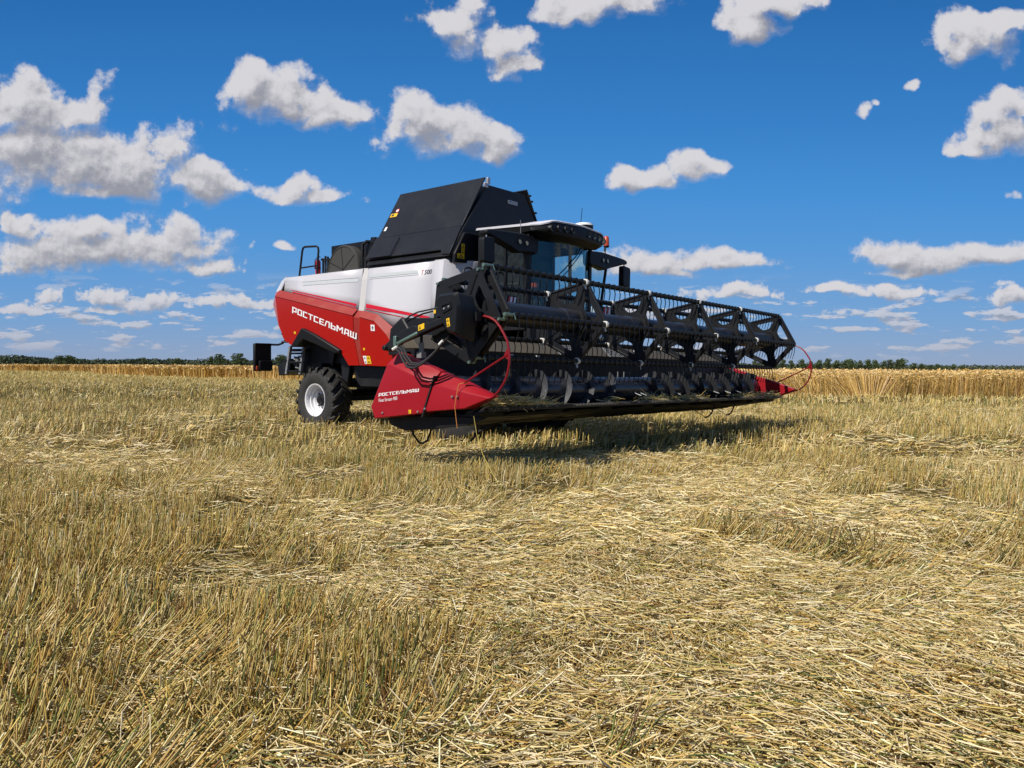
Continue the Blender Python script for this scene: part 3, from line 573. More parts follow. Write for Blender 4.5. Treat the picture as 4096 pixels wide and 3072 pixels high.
# ---- feeder house and front body
fh = MB(); fh.prism([(-.72,1.35,.62),(.72,1.35,.62),(.72,1.35,1.30),(-.72,1.35,1.30)], [(-.72,3.7,1.15),(.72,3.7,1.15),(.72,3.7,1.95),(-.72,3.7,1.95)])
part('feeder_house', fh, 'black', bevel=.02)
pf = MB(); pf.box(-1.0, 1.0, 2.25, 3.5, 1.90, 2.12); pf.box(-1.3, 1.35, 3.62, 3.75, 1.5, 3.12); pf.box(-.6, .95, 3.34, 3.62, 1.9, 3.5); pf.box(-.98, -.5, 1.86, 2.3, 1.70, 1.98); pf.box(.5, .98, 1.86, 2.3, 1.70, 1.98); pf.box(-.5, .5, 2.0, 2.3, 1.8, 1.95)
pf.box(.98, 1.75, 2.3, 3.4, 1.98, 2.06)
part('cab_platform', pf, 'black', bevel=.015, shear=True)
for sg in (-1, 1):
    b = MB(); b.lathe([(-.012, 0), (-.010, .05), (0, .062), (.02, .066)], (sg*.70, 1.85, 1.83), 'Y', 20); part('headlamp', b, 'headglass', smooth=True)
hd = MB(); hd.tube([(-1.49,3.2,2.7),(-1.49,3.2,2.88),(-1.47,3.2,2.94),(-1.42,3.2,2.975),(-1.35,3.2,2.985),(-1.28,3.2,2.97),(-1.24,3.2,2.93),(-1.22,3.2,2.82),(-1.22,3.2,2.5)], .018)
part('grab_handle', hd, 'hose', smooth=True)

# ---- cab
cb = MB()
Z0, Z1 = 2.12, 3.50
fr_pl = [(-.90,2.30),(-.66,2.14),(-.34,2.04),(0,2.01),(.34,2.04),(.66,2.14),(.90,2.30)]
for sx in (-1, 1):
    cb.prism([(sx*.86,2.24,Z0),(sx*.94,2.24,Z0),(sx*.94,2.33,Z0),(sx*.86,2.33,Z0)], [(sx*.86,2.22,Z1),(sx*.94,2.22,Z1),(sx*.94,2.31,Z1),(sx*.86,2.31,Z1)])
    cb.box(min(sx*.92, sx*.97), max(sx*.92, sx*.97), 2.70, 2.745, Z0, Z1); cb.box(min(sx*.88, sx*.98), max(sx*.88, sx*.98), 3.10, 3.32, Z0, Z1)
    cb.box(min(sx*.90, sx*.97), max(sx*.90, sx*.97), 2.28, 3.2, Z0, Z0 + .08); cb.box(min(sx*.90, sx*.97), max(sx*.90, sx*.97), 2.28, 3.2, Z1-.08, Z1)
cb.box(-.95, .95, 2.28, 3.32, Z0, Z0 + .05); cb.box(-.95, .30, 3.26, 3.32, Z0, Z1); cb.box(.3, .95, 3.26, 3.32, Z0, 2.55)
cb.prism([(x, y+.01, Z0) for x, y in fr_pl] + [(.9, 2.5, Z0), (-.9, 2.5, Z0)], [(x, y+.01, Z0+.09) for x, y in fr_pl] + [(.9, 2.5, Z0+.09), (-.9, 2.5, Z0+.09)])
cb.prism([(.18,3.25,3.46),(.30,3.25,3.46),(.75,3.25,2.5),(.60,3.25,2.5)], [(.18,3.20,3.46),(.30,3.20,3.46),(.75,3.20,2.5),(.60,3.20,2.5)])
cabo = part('cab_frame', cb, 'plastic', shear=True)
gl_ = MB()
lo = [(x, y, Z0+.09) for x, y in fr_pl]; hi = [(x, y - .02, Z1) for x, y in fr_pl]
gl_.add(lo + hi, [(i, i+1, 7+i+1, 7+i) for i in range(6)])
part('windscreen', gl_, 'glass', cabo, smooth=True, shear=True, fix=False)
for sx in (-1, 1):
    b = MB(); b.add([(sx*.945,2.33,Z0+.08),(sx*.945,2.70,Z0+.08),(sx*.945,2.70,Z1-.08),(sx*.945,2.33,Z1-.08)], [(0,1,2,3)]); b.add([(sx*.945,2.745,Z0+.08),(sx*.945,3.10,Z0+.08),(sx*.945,3.10,Z1-.08),(sx*.945,2.745,Z1-.08)], [(0,1,2,3)])
    part('side_window', b, 'glass', cabo, shear=True, fix=False)
# roof: white cap over a black visor
rf = MB(); vi = MB(); n_ = 25
def front_y(x): ax_ = abs(x); return 1.82 + .06*(ax_/.8)**2 + (.24*(max(0, ax_-.8)/.2)**1.5 if ax_ > .8 else 0)
def top_z(x): ax_ = abs(x); return 3.755 - .03*ax_ - (.06*min(1, max(0, ax_-.72)/.2) if ax_ > .72 else 0) - .03*max(0, 1-abs(ax_-.12)/.16)*0
xs_ = [i/(n_-1)*2 - 1 for i in range(n_)]
rows = []
for x in xs_:
    fy = front_y(x); tz = top_z(x)
    rows.append([(x*1.0, fy, tz-.042), (x, fy-.004, tz-.02), (x, fy+.03, tz), (x, fy+.4, tz+.012), (x, 3.34, 3.705+.03*(1-x*x)), (x, 3.36, 3.67)])
rf.add([p for r_ in rows for p in r_], [(i*6+j, i*6+j+1, (i+1)*6+j+1, (i+1)*6+j) for i in range(n_-1) for j in range(5)])
for (i, s2) in ((0, 0), (n_-1, 1)): rf.add(rows[i], [list(range(6))])
part('cab_roof', rf, 'white', cabo, smooth=True, shear=True, fix=True)
rows = []
for x in xs_:
    fy = front_y(x); tz = top_z(x); k_ = min(1, max(0, (abs(x) - .80) / .16)); bz = 3.42 + .12*k_
    rows.append([(x*.985, fy+.012, tz-.05), (x*.985, fy-.01, tz-.12), (x*.975, fy+.02, (tz-.12)*.4+bz*.6), (x*.95, fy+.13, bz), (x*.95, 2.45 if abs(x) < .9 else max(fy+.14, 2.5), 3.48), (x*.95, 3.33, 3.50), (x*.985, 3.33, 3.68)])
vi.add([p for r_ in rows for p in r_], [(i*7+j, i*7+j+1, (i+1)*7+j+1, (i+1)*7+j) for i in range(n_-1) for j in range(6)])
for i in (0, n_-1): vi.add(rows[i], [list(range(7))])
part('roof_visor', vi, 'plastic', cabo, smooth=True, shear=True)
for sx in (-1, 1):
    for x in (.24, .42, .60, .78):
        y_ = front_y(x); z_ = top_z(x) - .135
        b = MB(); b.lathe([(-.006, 0), (-.008, .046), (-.022, .05), (-.024, .058), (.03, .062)], (0, 0, 0), 'Y', 18)
        an = sx*(-.25*(x/.8)); b.v = [(p[0]*math.cos(an) - p[1]*math.sin(an) + sx*x, p[0]*math.sin(an) + p[1]*math.cos(an) + y_ + .008, p[2] + z_) for p in b.v]
        nf = len(b.f); b.m = [0 if (k % 4) < 2 else 1 for k in range(nf)]
        part('work_lamp', b, ['lampglass', 'plastic'], cabo, smooth=True, shear=True)
b = MB(); b.lathe([(0, .17), (.05, .17), (.075, .16), (.075, .175), (.11, .165), (.125, .12), (.13, 0)], (.41, 2.05, 3.735), 'Z', 24)
nf = len(b.f); b.m = [1 if (k % 6) < 3 else 0 for k in range(nf)]
part('satellite_receiver', b, ['stickw', 'plastic'], cabo, smooth=True)
b = MB(); b.tube([(.27,2.02,3.80),(.285,2.0,4.10)], .006, 6); b.tube([(.27,2.02,3.78),(.272,2.02,3.86)], .012, 6); part('antenna', b, 'plastic', cabo)
# mirror arms, mirrors, lamps
arm_poly = [(.77,3.44),(1.22,3.465),(1.95,3.425),(2.07,3.40),(2.07,3.335),(1.97,3.32),(1.50,3.205),(1.28,3.14),(1.04,3.18),(.82,3.175),(.77,3.22)]
for sx in (-1, 1):
    b = MB(); b.xz([(sx*x, z) for x, z in arm_poly], 2.15, 2.32)
    arm = part('mirror_arm', b, 'plastic', cabo, bevel=.02, shear=True)
    for x in (1.27, 1.09) if sx < 0 else (1.21, 1.36):
        b = MB(); b.lathe([(-.006, 0), (-.006, .036), (-.014, .044), (.03, .05)], (sx*x, 2.145, 3.315), 'Y', 16); nf = len(b.f); b.m = [0 if (k % 3) < 1 else 1 for k in range(nf)]
        part('work_lamp', b, ['lampglass', 'plastic'], arm, smooth=True, shear=True)
    b = MB(); pl = round_poly([(1.90,2.90),(2.16,2.88),(2.17,3.27),(1.91,3.30)], .05); b.xz([(sx*x, z) for x, z in pl], 2.13, 2.25)
    b2 = MB(); b2.tube([(sx*2.03,2.2,3.27),(sx*2.03,2.2,3.36)], .012)
    mi_ = part('mirror', b, 'plastic', cabo, bevel=.025, shear=True); part('mirror_stem', b2, 'alu', mi_, shear=True)
b = MB(); b.tube([(-1.185,2.2,3.46),(-1.215,2.18,3.69)], .006, 6); part('antenna', b, 'steel', cabo)
b = MB(); b.tube([(1.36,2.22,3.42),(1.38,2.22,3.60)], .02, 8, 1); b.lathe([(.0,.04),(.02,.06),(.03,.06)], (1.42,2.22,3.57), 'Z', 16, 1); b.lathe([(.03,.055),(.19,.05),(.215,.03),(.22,0)], (1.42,2.22,3.57), 'Z', 16, 0)
part('beacon_lamp', b, ['orange', 'plastic'], cabo, smooth=True)
b = MB(); b.lathe([(0,.02),(.05,.035),(.06,.0)], (1.35,2.22,3.42), 'Z', 12); part('beacon_socket', b, 'bearing', cabo, smooth=True)
# open door on the far side
b = MB()
b.prism([(.90,2.28,3.20),(.96,2.28,3.20),(.84,2.28,2.10),(.78,2.28,2.10)], [(.90,2.32,3.20),(.96,2.32,3.20),(.84,2.32,2.10),(.78,2.32,2.10)])
b.prism([(1.52,2.28,3.20),(1.56,2.28,3.20),(1.30,2.28,2.10),(1.26,2.28,2.10)], [(1.52,2.32,3.20),(1.56,2.32,3.20),(1.30,2.32,2.10),(1.26,2.32,2.10)])
b.tube([(1.62,2.34,3.20),(1.40,2.34,2.42),(1.34,2.34,2.1)], .014, 6)
b.box(.80, 1.30, 2.285, 2.315, 2.06, 2.12)
dr = part('cab_door', b, 'plastic', cabo)
b = MB(); b.add([(.95,2.30,3.20),(1.53,2.30,3.20),(1.27,2.30,2.10),(.83,2.30,2.10)], [(0,1,2,3)]); part('door_glass', b, 'glass', dr, fix=False)
# inside the cab
b = MB(); b.box(-.05,.50,2.75,2.90,2.50,3.06); b.box(-.05,.50,2.35,2.85,2.38,2.52); b.box(.05,.40,2.76,2.88,3.06,3.25); b.box(.05,.4,2.4,2.75,2.17,2.38); part('driver_seat', b, 'olive', cabo, bevel=.05)
b = MB(); b.tube([(-.02,2.25,2.17),(-.03,2.42,2.60)], .035); rr = [( -.03 + .18*math.cos(a), 2.42 + .15*math.sin(a)*.9, 2.62 + .18*math.sin(a)*.35) for a in np.linspace(0, 2*math.pi, 21)]; b.tube(rr, .016, 6, cap=False); part('steering_wheel', b, 'hose', cabo, smooth=True)
b = MB(); b.box(-.42,-.28,2.5,2.62,2.17,2.66); b.box(-.55,-.3,2.45,2.7,2.60,2.68); part('control_console', b, 'plastic', cabo, bevel=.02)
b = MB(); b.box(.52,.82,2.4,2.9,2.3,2.6); part('arm_console', b, 'plastic', cabo, bevel=.02)
b = MB(); b.lathe([(0,.055),(.05,.068),(.09,.06),(.115,.03),(.12,0)], (-.29,2.6,2.68), 'Z', 16); part('orange_cap', b, 'orange', cabo, smooth=True)
b = MB(); b.box(-.88,.88,2.35,3.25,3.43,3.46); b.box(-.8, .25, 2.5, 3.2, 3.30, 3.44); b.tube([(-.93,2.45,2.7),(-.93,3.0,2.72)], .012); b.tube([(-.9,2.5,2.52),(-.88,2.6,2.64),(-.88,2.8,2.68),(-.88,3.0,2.68)], .018); part('cab_lining', b, 'deep', cabo)
b = MB(); b.tube([(.28,1.985,3.44),(.06,1.975,3.22),(-.20,2.0,3.0),(-.40,2.04,2.84)], .010, 6); b.tube([(.36,1.985,3.44),(.12,1.975,3.20),(-.14,1.99,2.96),(-.36,2.02,2.79)], .008, 6); part('windscreen_wiper', b, 'hose', cabo)
for sx in (-1, 1):
    b = MB(); x0, x1 = (-1.43, -1.24) if sx < 0 else (1.40, 1.64)
    for k in range(4):
        w = (x1-x0)/4; b.add([(x0+k*w, 2.265, 2.32),(x0+(k+1)*w, 2.265, 2.32),(x0+(k+1)*w+.03, 2.265, 2.44),(x0+k*w+.03, 2.265, 2.44)], [(0,1,2,3)], k % 2)
    b.box(x0-.02, x1+.05, 2.27, 2.29, 2.30, 2.46, 2); b.tube([((x0+x1)/2, 2.28, 2.32), (sx*1.0, 2.35, 2.1)], .015, 6, 2)
    part('width_marker', b, ['inkred', 'stickw', 'plastic'], fix=False)

# ================================================================== HEADER
AY, AZ, RR = .237, 1.895, .55
ANG = [R(115 + 72*k) for k in range(5)]
DX = [-4.457, -2.50, -.846, .81, 2.482, 4.419]
vert = [(AY + RR*math.cos(a), AZ + RR*math.sin(a)) for a in ANG]
def star_holes(cy, cz, r):
    holes = []
    for k in range(5):
        a0, a1 = ANG[k], ANG[k] + R(72); am_ = (a0 + a1)/2
        def pt(rad, a): return (cy + rad*math.cos(a), cz + rad*math.sin(a))
        rim = lambda a: r*math.cos(R(36))/math.cos(a - am_)       # distance to the straight edge of the pentagon
        h = []
        for s2 in (0, 1):
            pass
        q_ = [pt(.25*r/.55, am_ - R(17)), pt(rim(am_ - R(25)) - .075, am_ - R(26)), pt(rim(am_ + R(25)) - .075, am_ + R(26)), pt(.25*r/.55, am_ + R(17))]
        holes.append(round_poly(q_, .05, 3))
    return holes
def pentagon(cy, cz, r): return round_poly([(cy + (r+.03)*math.cos(a), cz + (r+.03)*math.sin(a)) for a in ANG], .05, 3)
def hubhole(cy, cz, r): return [(cy + r*math.cos(a), cz + r*math.sin(a)) for a in np.linspace(0, 2*math.pi, 20, False)]
for i, x in enumerate(DX):
    b = MB(); b.plate(pentagon(AY, AZ, RR), star_holes(AY, AZ, RR), x - .012, x + .012)
    for k in range(5):      # stiffening ribs along the spokes and the ring
        a = ANG[k]; p0 = (AY + .22*math.cos(a), AZ + .22*math.sin(a)); p1 = (AY + .50*math.cos(a), AZ + .50*math.sin(a))
        b.tube([(x - .014, p0[0], p0[1]), (x - .014, p1[0], p1[1])], .014, 5); b.tube([(x + .014, p0[0], p0[1]), (x + .014, p1[0], p1[1])], .014, 5)
        n1 = ((k+1) % 5); e0 = Vector(vert[k]); e1 = Vector(vert[n1]); e0, e1 = e0*.9 + e1*.1, e0*.1 + e1*.9
        b.tube([(x - .012, *e0), (x - .012, *e1)], .016, 4); b.tube([(x + .012, *e0), (x + .012, *e1)], .016, 4)
    b.lathe([(-.035, .16), (-.035, .215), (0, .225), (.035, .215), (.035, .16)], (x, AY, AZ), 'X', 30)
    d = part('reel_disc', b, 'reel', shear=True)
    if 0 < i < 5:
        for (y_, z_) in vert:
            bb = MB(); bb.lathe([(-.022, .030), (-.022, .046), (.022, .046), (.022, .030)], (x - .03, y_, z_), 'X', 14); bb.tube([(x-.03, y_+.01, z_-.03), (x-.05, y_-.02, z_-.09)], .012, 5)
            part('bearing', bb, 'bearing', d, smooth=True, shear=True)
# steering star at the near end, its links
b = MB(); oy, oz = .035, -.055
b.plate(pentagon(AY+oy, AZ+oz, RR), star_holes(AY+oy, AZ+oz, RR), -4.60, -4.585)
b.lathe([(-.03, .17), (-.03, .215), (.03, .215), (.03, .17)], (-4.60, AY+oy, AZ+oz), 'X', 30)
for k in range(5):
    a = ANG[k]; b.tube([(-4.60, AY+oy+.2*math.cos(a), AZ+oz+.2*math.sin(a)), (-4.60, AY+oy+.5*math.cos(a), AZ+oz+.5*math.sin(a))], .015, 5)
part('reel_disc', b, 'reel', shear=True)
b = MB()
for k in range(5):
    b = MB(); y_, z_ = vert[k]; b.tube([(-4.53, y_, z_), (-4.53, y_+oy, z_+oz)], .018, 6); b.tube([(-4.62, y_+oy, z_+oz), (-4.52, y_+oy, z_+oz)], .018, 8); b.tube([(-4.56, y_, z_), (-4.42, y_, z_)], .022, 8)
    b.tube([(-4.41, y_-.01, z_+.02), (-4.40, y_-.03, z_-.05)], .011, 5)
    part('reel_link', b, 'zinc', shear=True, smooth=True)
b = MB(); b.lathe([(-4.45, .05), (-4.45, .148), (4.40, .148), (4.40, .05)], (0, AY, AZ), 'X', 28)
for x in DX[1:5]: b.lathe([(-.30, .148), (-.29, .158), (-.02, .158)], (x, AY, AZ), 'X', 28)
part('reel_tube', b, 'tube', smooth=True, shear=True)
# bats with tines
PITCH_T = .131; n_t = int(8.84 / PITCH_T)
tine_xs = [-4.41 + PITCH_T*(i+.5) for i in range(n_t)]
def tine_mesh():
    b = MB(); pth = [(0, -.005, -.015), (0, -.030, -.05), (.0, -.040, -.10), (0, -.030, -.17), (0, -.012, -.24), (0, .006, -.30)]
    b.tube(pth, [.0085, .008, .0072, .0066, .006, .005], 5); b.box(-.016, .016, -.034, .034, -.034, .034)
    return b
proto_t = None; rest = MB(); n_ind = 0
for bi, (y_, z_) in enumerate(vert):
    b = MB(); prof = []
    for x in tine_xs: prof += [(x - PITCH_T*.5, .030), (x - .010, .033), (x - .007, .025), (x + .007, .025), (x + .010, .034), (x + PITCH_T*.25, .031)]
    b.lathe(prof, (0, y_, z_), 'X', 8)
    bat = part('reel_bat', b, 'plastic', smooth=True, shear=True)
    for x in tine_xs:
        zz = z_ - TILT*x
        if x < -1.79:
            if proto_t is None:
                t_ = tine_mesh().build('tine', 'plastic', bat, smooth=True); proto_t = t_
            else:
                t_ = proto_t.copy(); col.objects.link(t_); t_.parent = bat
            t_.location = (x, y_, zz); n_ind += 1
        else:
            tm = tine_mesh(); rest.add([(p[0]+x, p[1]+y_, p[2]+zz) for p in tm.v], tm.f)
o = part('tines', rest, 'plastic', smooth=True); o['kind'] = 'stuff'
# drive cover, arm, cylinders, hoses at the near end
b = MB()
A_ = round_poly([(.30,2.03),(.25,2.09),(-.03,2.105),(-.075,1.94),(-.05,1.62),(.11,1.67),(.22,1.84)], .03, 3)
cyc = Vector((sum(p[0] for p in A_)/len(A_), sum(p[1] for p in A_)/len(A_)))
inn = [tuple(cyc + (Vector(p) - cyc)*.84) for p in A_]; outb = [tuple(Vector((.115,1.865)) + (Vector(p) - cyc)*1.06) for p in A_]
n = len(A_)
ring = [[(-5.04, *p) for p in inn], [(-5.00, *p) for p in A_], [(-4.90, *tuple(Vector(p)*.5 + Vector(q_)*.5)) for p, q_ in zip(A_, outb)], [(-4.76, *p) for p in outb]]
b.add([p for r_ in ring for p in r_], [(i*n+k, i*n+(k+1) % n, (i+1)*n+(k+1) % n, (i+1)*n+k) for i in range(3) for k in range(n)] + [list(range(n))[::-1], list(range(3*n, 4*n))])
cv = part('reel_drive_cover', b, 'plastic', smooth=True)
b = MB(); b.plate([(.185,1.965),(.04,1.995),(.022,1.925),(.15,1.875)], [round_poly([(.168,1.955),(.052,1.98),(.04,1.935),(.142,1.892)], .01, 2)], -5.052, -5.036); part('cover_recess', b, 'plastic', cv)
b = MB()
for y_, z_ in ((.135,1.925),(.065,1.945)):
    b = MB(); b.lathe([(-.012, 0), (-.01, .012), (0, .014)], (-5.042, y_, z_), 'X', 10); part('bolt', b, 'steel', cv, smooth=True)
sticker([(.105,1.815),(.06,1.825),(.045,1.735),(.09,1.725)], -5.0425)
b = MB(); b.lathe([(0,.0),(0,.20),(.08,.20),(.08,0)], (-4.74, .18, 1.85), 'X', 24); b.box(-4.78, -4.70, -.10, -.02, 1.80, 1.90); part('drive_bracket', b, 'black')
b = MB(); b.prism([(-4.80,1.38,1.56),(-4.80,1.14,1.70),(-4.80,.90,1.775),(-4.80,.80,1.76),(-4.80,.40,1.86),(-4.80,.40,1.78),(-4.80,.80,1.665),(-4.80,1.12,1.58),(-4.80,1.33,1.47)], [(-4.70,1.38,1.56),(-4.70,1.14,1.70),(-4.70,.90,1.775),(-4.70,.80,1.76),(-4.70,.40,1.86),(-4.70,.40,1.78),(-4.70,.80,1.665),(-4.70,1.12,1.58),(-4.70,1.33,1.47)])
b.tube([(-4.84,1.36,1.52),(-4.66,1.36,1.52)], .035); b.tube([(-4.72,.55,1.875),(-4.72,.35,1.90)], .03)
arm = part('reel_arm', b, 'black', bevel=.01)
sticker([(.79,1.775),(.69,1.80),(.69,1.735),(.79,1.71)], -4.806)
sticker([(.595,1.945),(.56,1.95),(.56,1.91),(.595,1.905)], -4.75, pic=False)
b = MB(); b.tube([(-4.80,1.15,1.565),(-4.80,.80,1.685)], .026, 8); b.box(-4.83,-4.77,1.15,1.20,1.53,1.66); part('tilt_cylinder', b, 'zinc', bevel=.008)
b = MB(); b.tube([(-4.62,.93,1.42),(-4.62,.93,1.58)], .032, 12); b.box(-4.66,-4.58,.89,.97,1.40,1.47); cy_ = part('lift_cylinder', b, 'steel', smooth=True)
b = MB(); b.tube([(-4.62,.93,1.58),(-4.62,.93,1.78)], .018, 10); b.lathe([(-.03,.028),(.03,.028)], (-4.62,.93,1.70), 'X', 12); part('piston_rod', b, 'black', cy_, smooth=True)
b = MB()
for dx, dz in ((0, 0), (.035, .02), (-.03, -.03)):
    b.tube([(-4.82+dx,1.13,1.53+dz),(-4.84+dx,1.04,1.50+dz),(-4.85+dx,.97,1.40+dz),(-4.86+dx,.88,1.32+dz),(-4.86+dx,.76,1.31+dz),(-4.85+dx,.64,1.36+dz),(-4.83+dx,.50,1.46+dz),(-4.80+dx,.36,1.60+dz)], .0135, 7)
b.tube([(-4.75,1.10,1.84),(-4.75,.98,1.90),(-4.75,.85,1.935),(-4.74,.60,1.965),(-4.7,.3,1.98)], .010, 6); b.tube([(-4.72,1.10,1.82),(-4.72,.96,1.87),(-4.72,.80,1.915),(-4.70,.66,1.94)], .010, 6)
b.tube([(-4.75,1.11,1.86),(-4.75,1.0,1.72)], .02, 6)
part('hydraulic_hose', b, 'hose', smooth=True)
b = MB(); b.tube([(-4.83,1.20,1.50),(-4.83,1.12,1.53)], .02, 8); part('hose_fitting', b, 'bearing', smooth=True)
b = MB(); b.tube([(-4.82,.43,1.545),(-4.81,.38,1.59)], .02, 8); part('hose_fitting', b, 'bearing', smooth=True)

# dividers (near and far) with crop guard tubes
def divider(sg):
    X = lambda x: x*sg
    sh = lambda z, x: z - TILT*X(x)
    b = MB()
    lv = lambda pts: [(y - (.11 if sg < 0 else 0), z - .0485) for y, z in pts]
    def solid(crest, crease, rest, xo, xt, xi):   # upright outer face below the crease, sloping facet above it
        cr_, ce, re = lv(crest), lv(crease), lv(rest); n = len(cr_); m = len(re)
        vs = [(X(xo), *p) for p in ce] + [(X(xo), *p) for p in re] + [(X(xt), *p) for p in cr_] + [(X(xi), *p) for p in cr_] + [(X(xi), *p) for p in re]
        c0, r0, t0, i0, j0 = 0, n, n+m, 2*n+m, 3*n+m
        fs = [list(range(0, n+m)), list(range(i0, i0+n)) + list(range(j0, j0+m))]
        fs += [(c0+k, c0+k+1, t0+k+1, t0+k) for k in range(n-1)] + [(t0+k, t0+k+1, i0+k+1, i0+k) for k in range(n-1)]
        fs += [(r0+k, r0+k+1, j0+k+1, j0+k) for k in range(m-1)]
        fs += [(c0+n-1, r0, j0, i0+n-1, t0+n-1), (r0+m-1, c0, t0, i0, j0+m-1)]
        b.add(vs, fs)
    solid([(1.375,1.478),(.65,1.245)], [(1.47,1.33),(.70,1.10)], [(.85,.74),(1.71,.64),(1.78,.79)], -4.68, -4.57, -4.47)
    solid([(.63,1.235),(.22,1.12),(-.19,.972)], [(.675,1.09),(.25,1.02),(-.21,.955)], [(.18,.82),(.83,.76)], -4.672, -4.58, -4.49)
    d = part('crop_divider', b, 'hred', bevel=.012, shear=True)
    gt = MB(); gp = lv([(-.08,1.86),(-.17,1.84),(-.25,1.80),(-.32,1.73),(-.37,1.66),(-.42,1.58),(-.44,1.50),(-.455,1.42),(-.45,1.33),(-.43,1.24),(-.40,1.16),(-.36,1.10),(-.31,1.04),(-.22,.965)])
    gt.tube([(X(-4.64), y, z) for y, z in gp], .0138, 9)
    gt.tube([(X(-4.64), *p) for p in lv([(-.43, 1.43), (.22, 1.11)])], .0125, 8)
    gt.yz(lv([(-.44,1.52),(-.38,1.43),(-.40,1.40),(-.455,1.36)]), X(-4.635), X(-4.645))
    part('guard_tube', gt, 'hoop', d, smooth=True, shear=True)
    return d
dn = divider(1); divider(-1)
b = MB(); WL = WW
block_lettering('РОСТСЕЛЬМАШ', lambda x, y: (-4.682, 1.63 - .72*x/WL - .001*y, .922 + .077*x/WL + .0078*y), b)
text_mesh('Float Stream 900', .058, lambda x, y: (-4.682, 1.63 - x*.86, .852 + y + .10*x), 0, b)
part('divider_lettering', b, 'lettering', dn, fix=False)
sticker([(1.085,.775),(1.04,.78),(1.04,.735),(1.085,.73)], -4.684, parent=dn)
b = MB(); b.yz([(.66,1.19),(.645,1.19),(.845,.70),(.865,.70)], -4.685, -4.60); part('divider_gap', b, 'deep', dn)
b = MB()
for y_, z_ in ((.355,.955),(.28,.955),(.80,.80),(1.55,.72),(.92,.76)):
    b = MB(); b.lathe([(-.014, 0), (-.012, .012), (0, .014)], (-4.684, y_, z_), 'X', 10); part('bolt', b, 'steel', dn, smooth=True)
# trough, back wall, top beam, end plates
b = MB()
prof = [(-.02,.772),(.10,.72),(.30,.70),(.62,.665),(.95,.68),(1.20,.78),(1.20,1.47),(1.26,1.47),(1.30,.62),(1.20,.56),(.90,.545),(.42,.63),(.16,.665),(.12,.725),(-.02,.745)]
b.yz(prof, -4.48, 4.48)
part('header_trough', b, 'black', shear=True)
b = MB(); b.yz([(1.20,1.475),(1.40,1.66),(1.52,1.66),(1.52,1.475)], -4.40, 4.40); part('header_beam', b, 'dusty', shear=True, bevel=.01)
b = MB()
for x0, x1 in ((-1.43, -.98), (-.02, .47)):
    for k in range(9): b.box(x0 + (x1-x0)*k/8 - .004, x0 + (x1-x0)*k/8 + .004, 1.205, 1.21, 1.49, 1.50); 
    for k in range(9):
        x = x0 + (x1-x0)*k/8; b.prism([(x-.006,1.195,1.48),(x+.006,1.195,1.48),(x+.006,1.20,1.475),(x-.006,1.20,1.475)], [(x-.006,1.385,1.66),(x+.006,1.385,1.66),(x+.006,1.39,1.655),(x-.006,1.39,1.655)])
    for k in range(6):
        y_ = 1.20 + .036*k; z_ = 1.482 + .0335*k; b.box(x0, x1, y_-.006, y_+.002, z_-.004, z_+.006)
part('beam_mesh', b, 'alu', shear=True)
b = MB(); b.box(-2.70, -2.58, 1.185, 1.195, 1.395, 1.45, 0); b.box(-2.05, -1.98, 1.185, 1.195, 1.40, 1.45, 0); b.box(1.10, 1.17, 1.185, 1.195, 1.36, 1.43, 0)
for k in range(3): b.box(-2.69 + k*.037, -2.66 + k*.037, 1.180, 1.184, 1.41, 1.437, 1)
part('label_plate', b, ['stickw', 'ink'], shear=True)
b = MB(); b.add([(.95,1.255,1.535),(1.12,1.255,1.535),(1.10,1.335,1.61),(.90,1.335,1.61)], [(0,1,2,3)]); b.v = [(x, y-.012, z+.002) for x, y, z in b.v]; part('label_plate', b, 'stickw', shear=True)
for sx in (-1, 1):
    b = MB(); b.yz([(.55,.74),(.55,1.16),(.9,1.25),(1.25,1.42),(1.30,.62),(.9,.55),(.6,.60)], sx*4.455, sx*4.43); part('end_plate', b, 'black', shear=True)
b = MB(); b.yz([(1.7,.68),(1.62,.56),(1.35,.50),(.8,.55),(.3,.62),(0,.72),(.4,.72)], -4.5, -4.44); part('skid_plate', b, 'black', bevel=.01)
for k, x in enumerate(np.linspace(-3.6, 3.6, 7)):
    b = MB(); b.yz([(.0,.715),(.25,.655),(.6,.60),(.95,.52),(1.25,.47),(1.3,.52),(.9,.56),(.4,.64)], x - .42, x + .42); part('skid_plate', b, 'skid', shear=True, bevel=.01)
# knife
b = MB(); n_k = 118
for k in range(n_k):
    x = -4.44 + 8.88*(k+.5)/n_k; b.prism([(x-.016,-.02,.797),(x+.016,-.02,.797),(x+.016,-.02,.765),(x-.016,-.02,.765)], [(x-.004,-.12,.786),(x+.004,-.12,.786),(x+.004,-.12,.778),(x-.004,-.12,.778)])
b.box(-4.47, 4.47, -.02, .05, .775, .788)
part('knife', b, 'guard', shear=True)
# auger
AYc, AZc, AR, AF = .60, .955, .19, .285
b = MB(); b.lathe([(-4.42, 0), (-4.42, AR), (4.42, AR), (4.42, 0)], (0, AYc, AZc), 'X', 40); aug = part('auger', b, 'auger', smooth=True, shear=True)
def flight(x0, x1, sgn, ph):
    b = MB(); pitch = .56; n_ = int(abs(x1-x0)/pitch*36); vs = []
    for i in range(n_+1):
        x = x0 + (x1-x0)*i/n_; a = ph + sgn*2*math.pi*(x - x0)/pitch
        for r_, dx in ((AR-.01, -.004), (AF, -.003), (AF, .003), (AR-.01, .004)): vs.append((x+dx, AYc + r_*math.cos(a), AZc + r_*math.sin(a)))
    b.add(vs, [(i*4+j, i*4+(j+1) % 4, (i+1)*4+(j+1) % 4, (i+1)*4+j) for i in range(n_) for j in range(4)])
    part('auger_flight', b, 'flight', aug, smooth=True, shear=True)
flight(-4.40, -1.15, -1, R(40)); flight(4.40, -.05, 1, R(120))
b = MB()
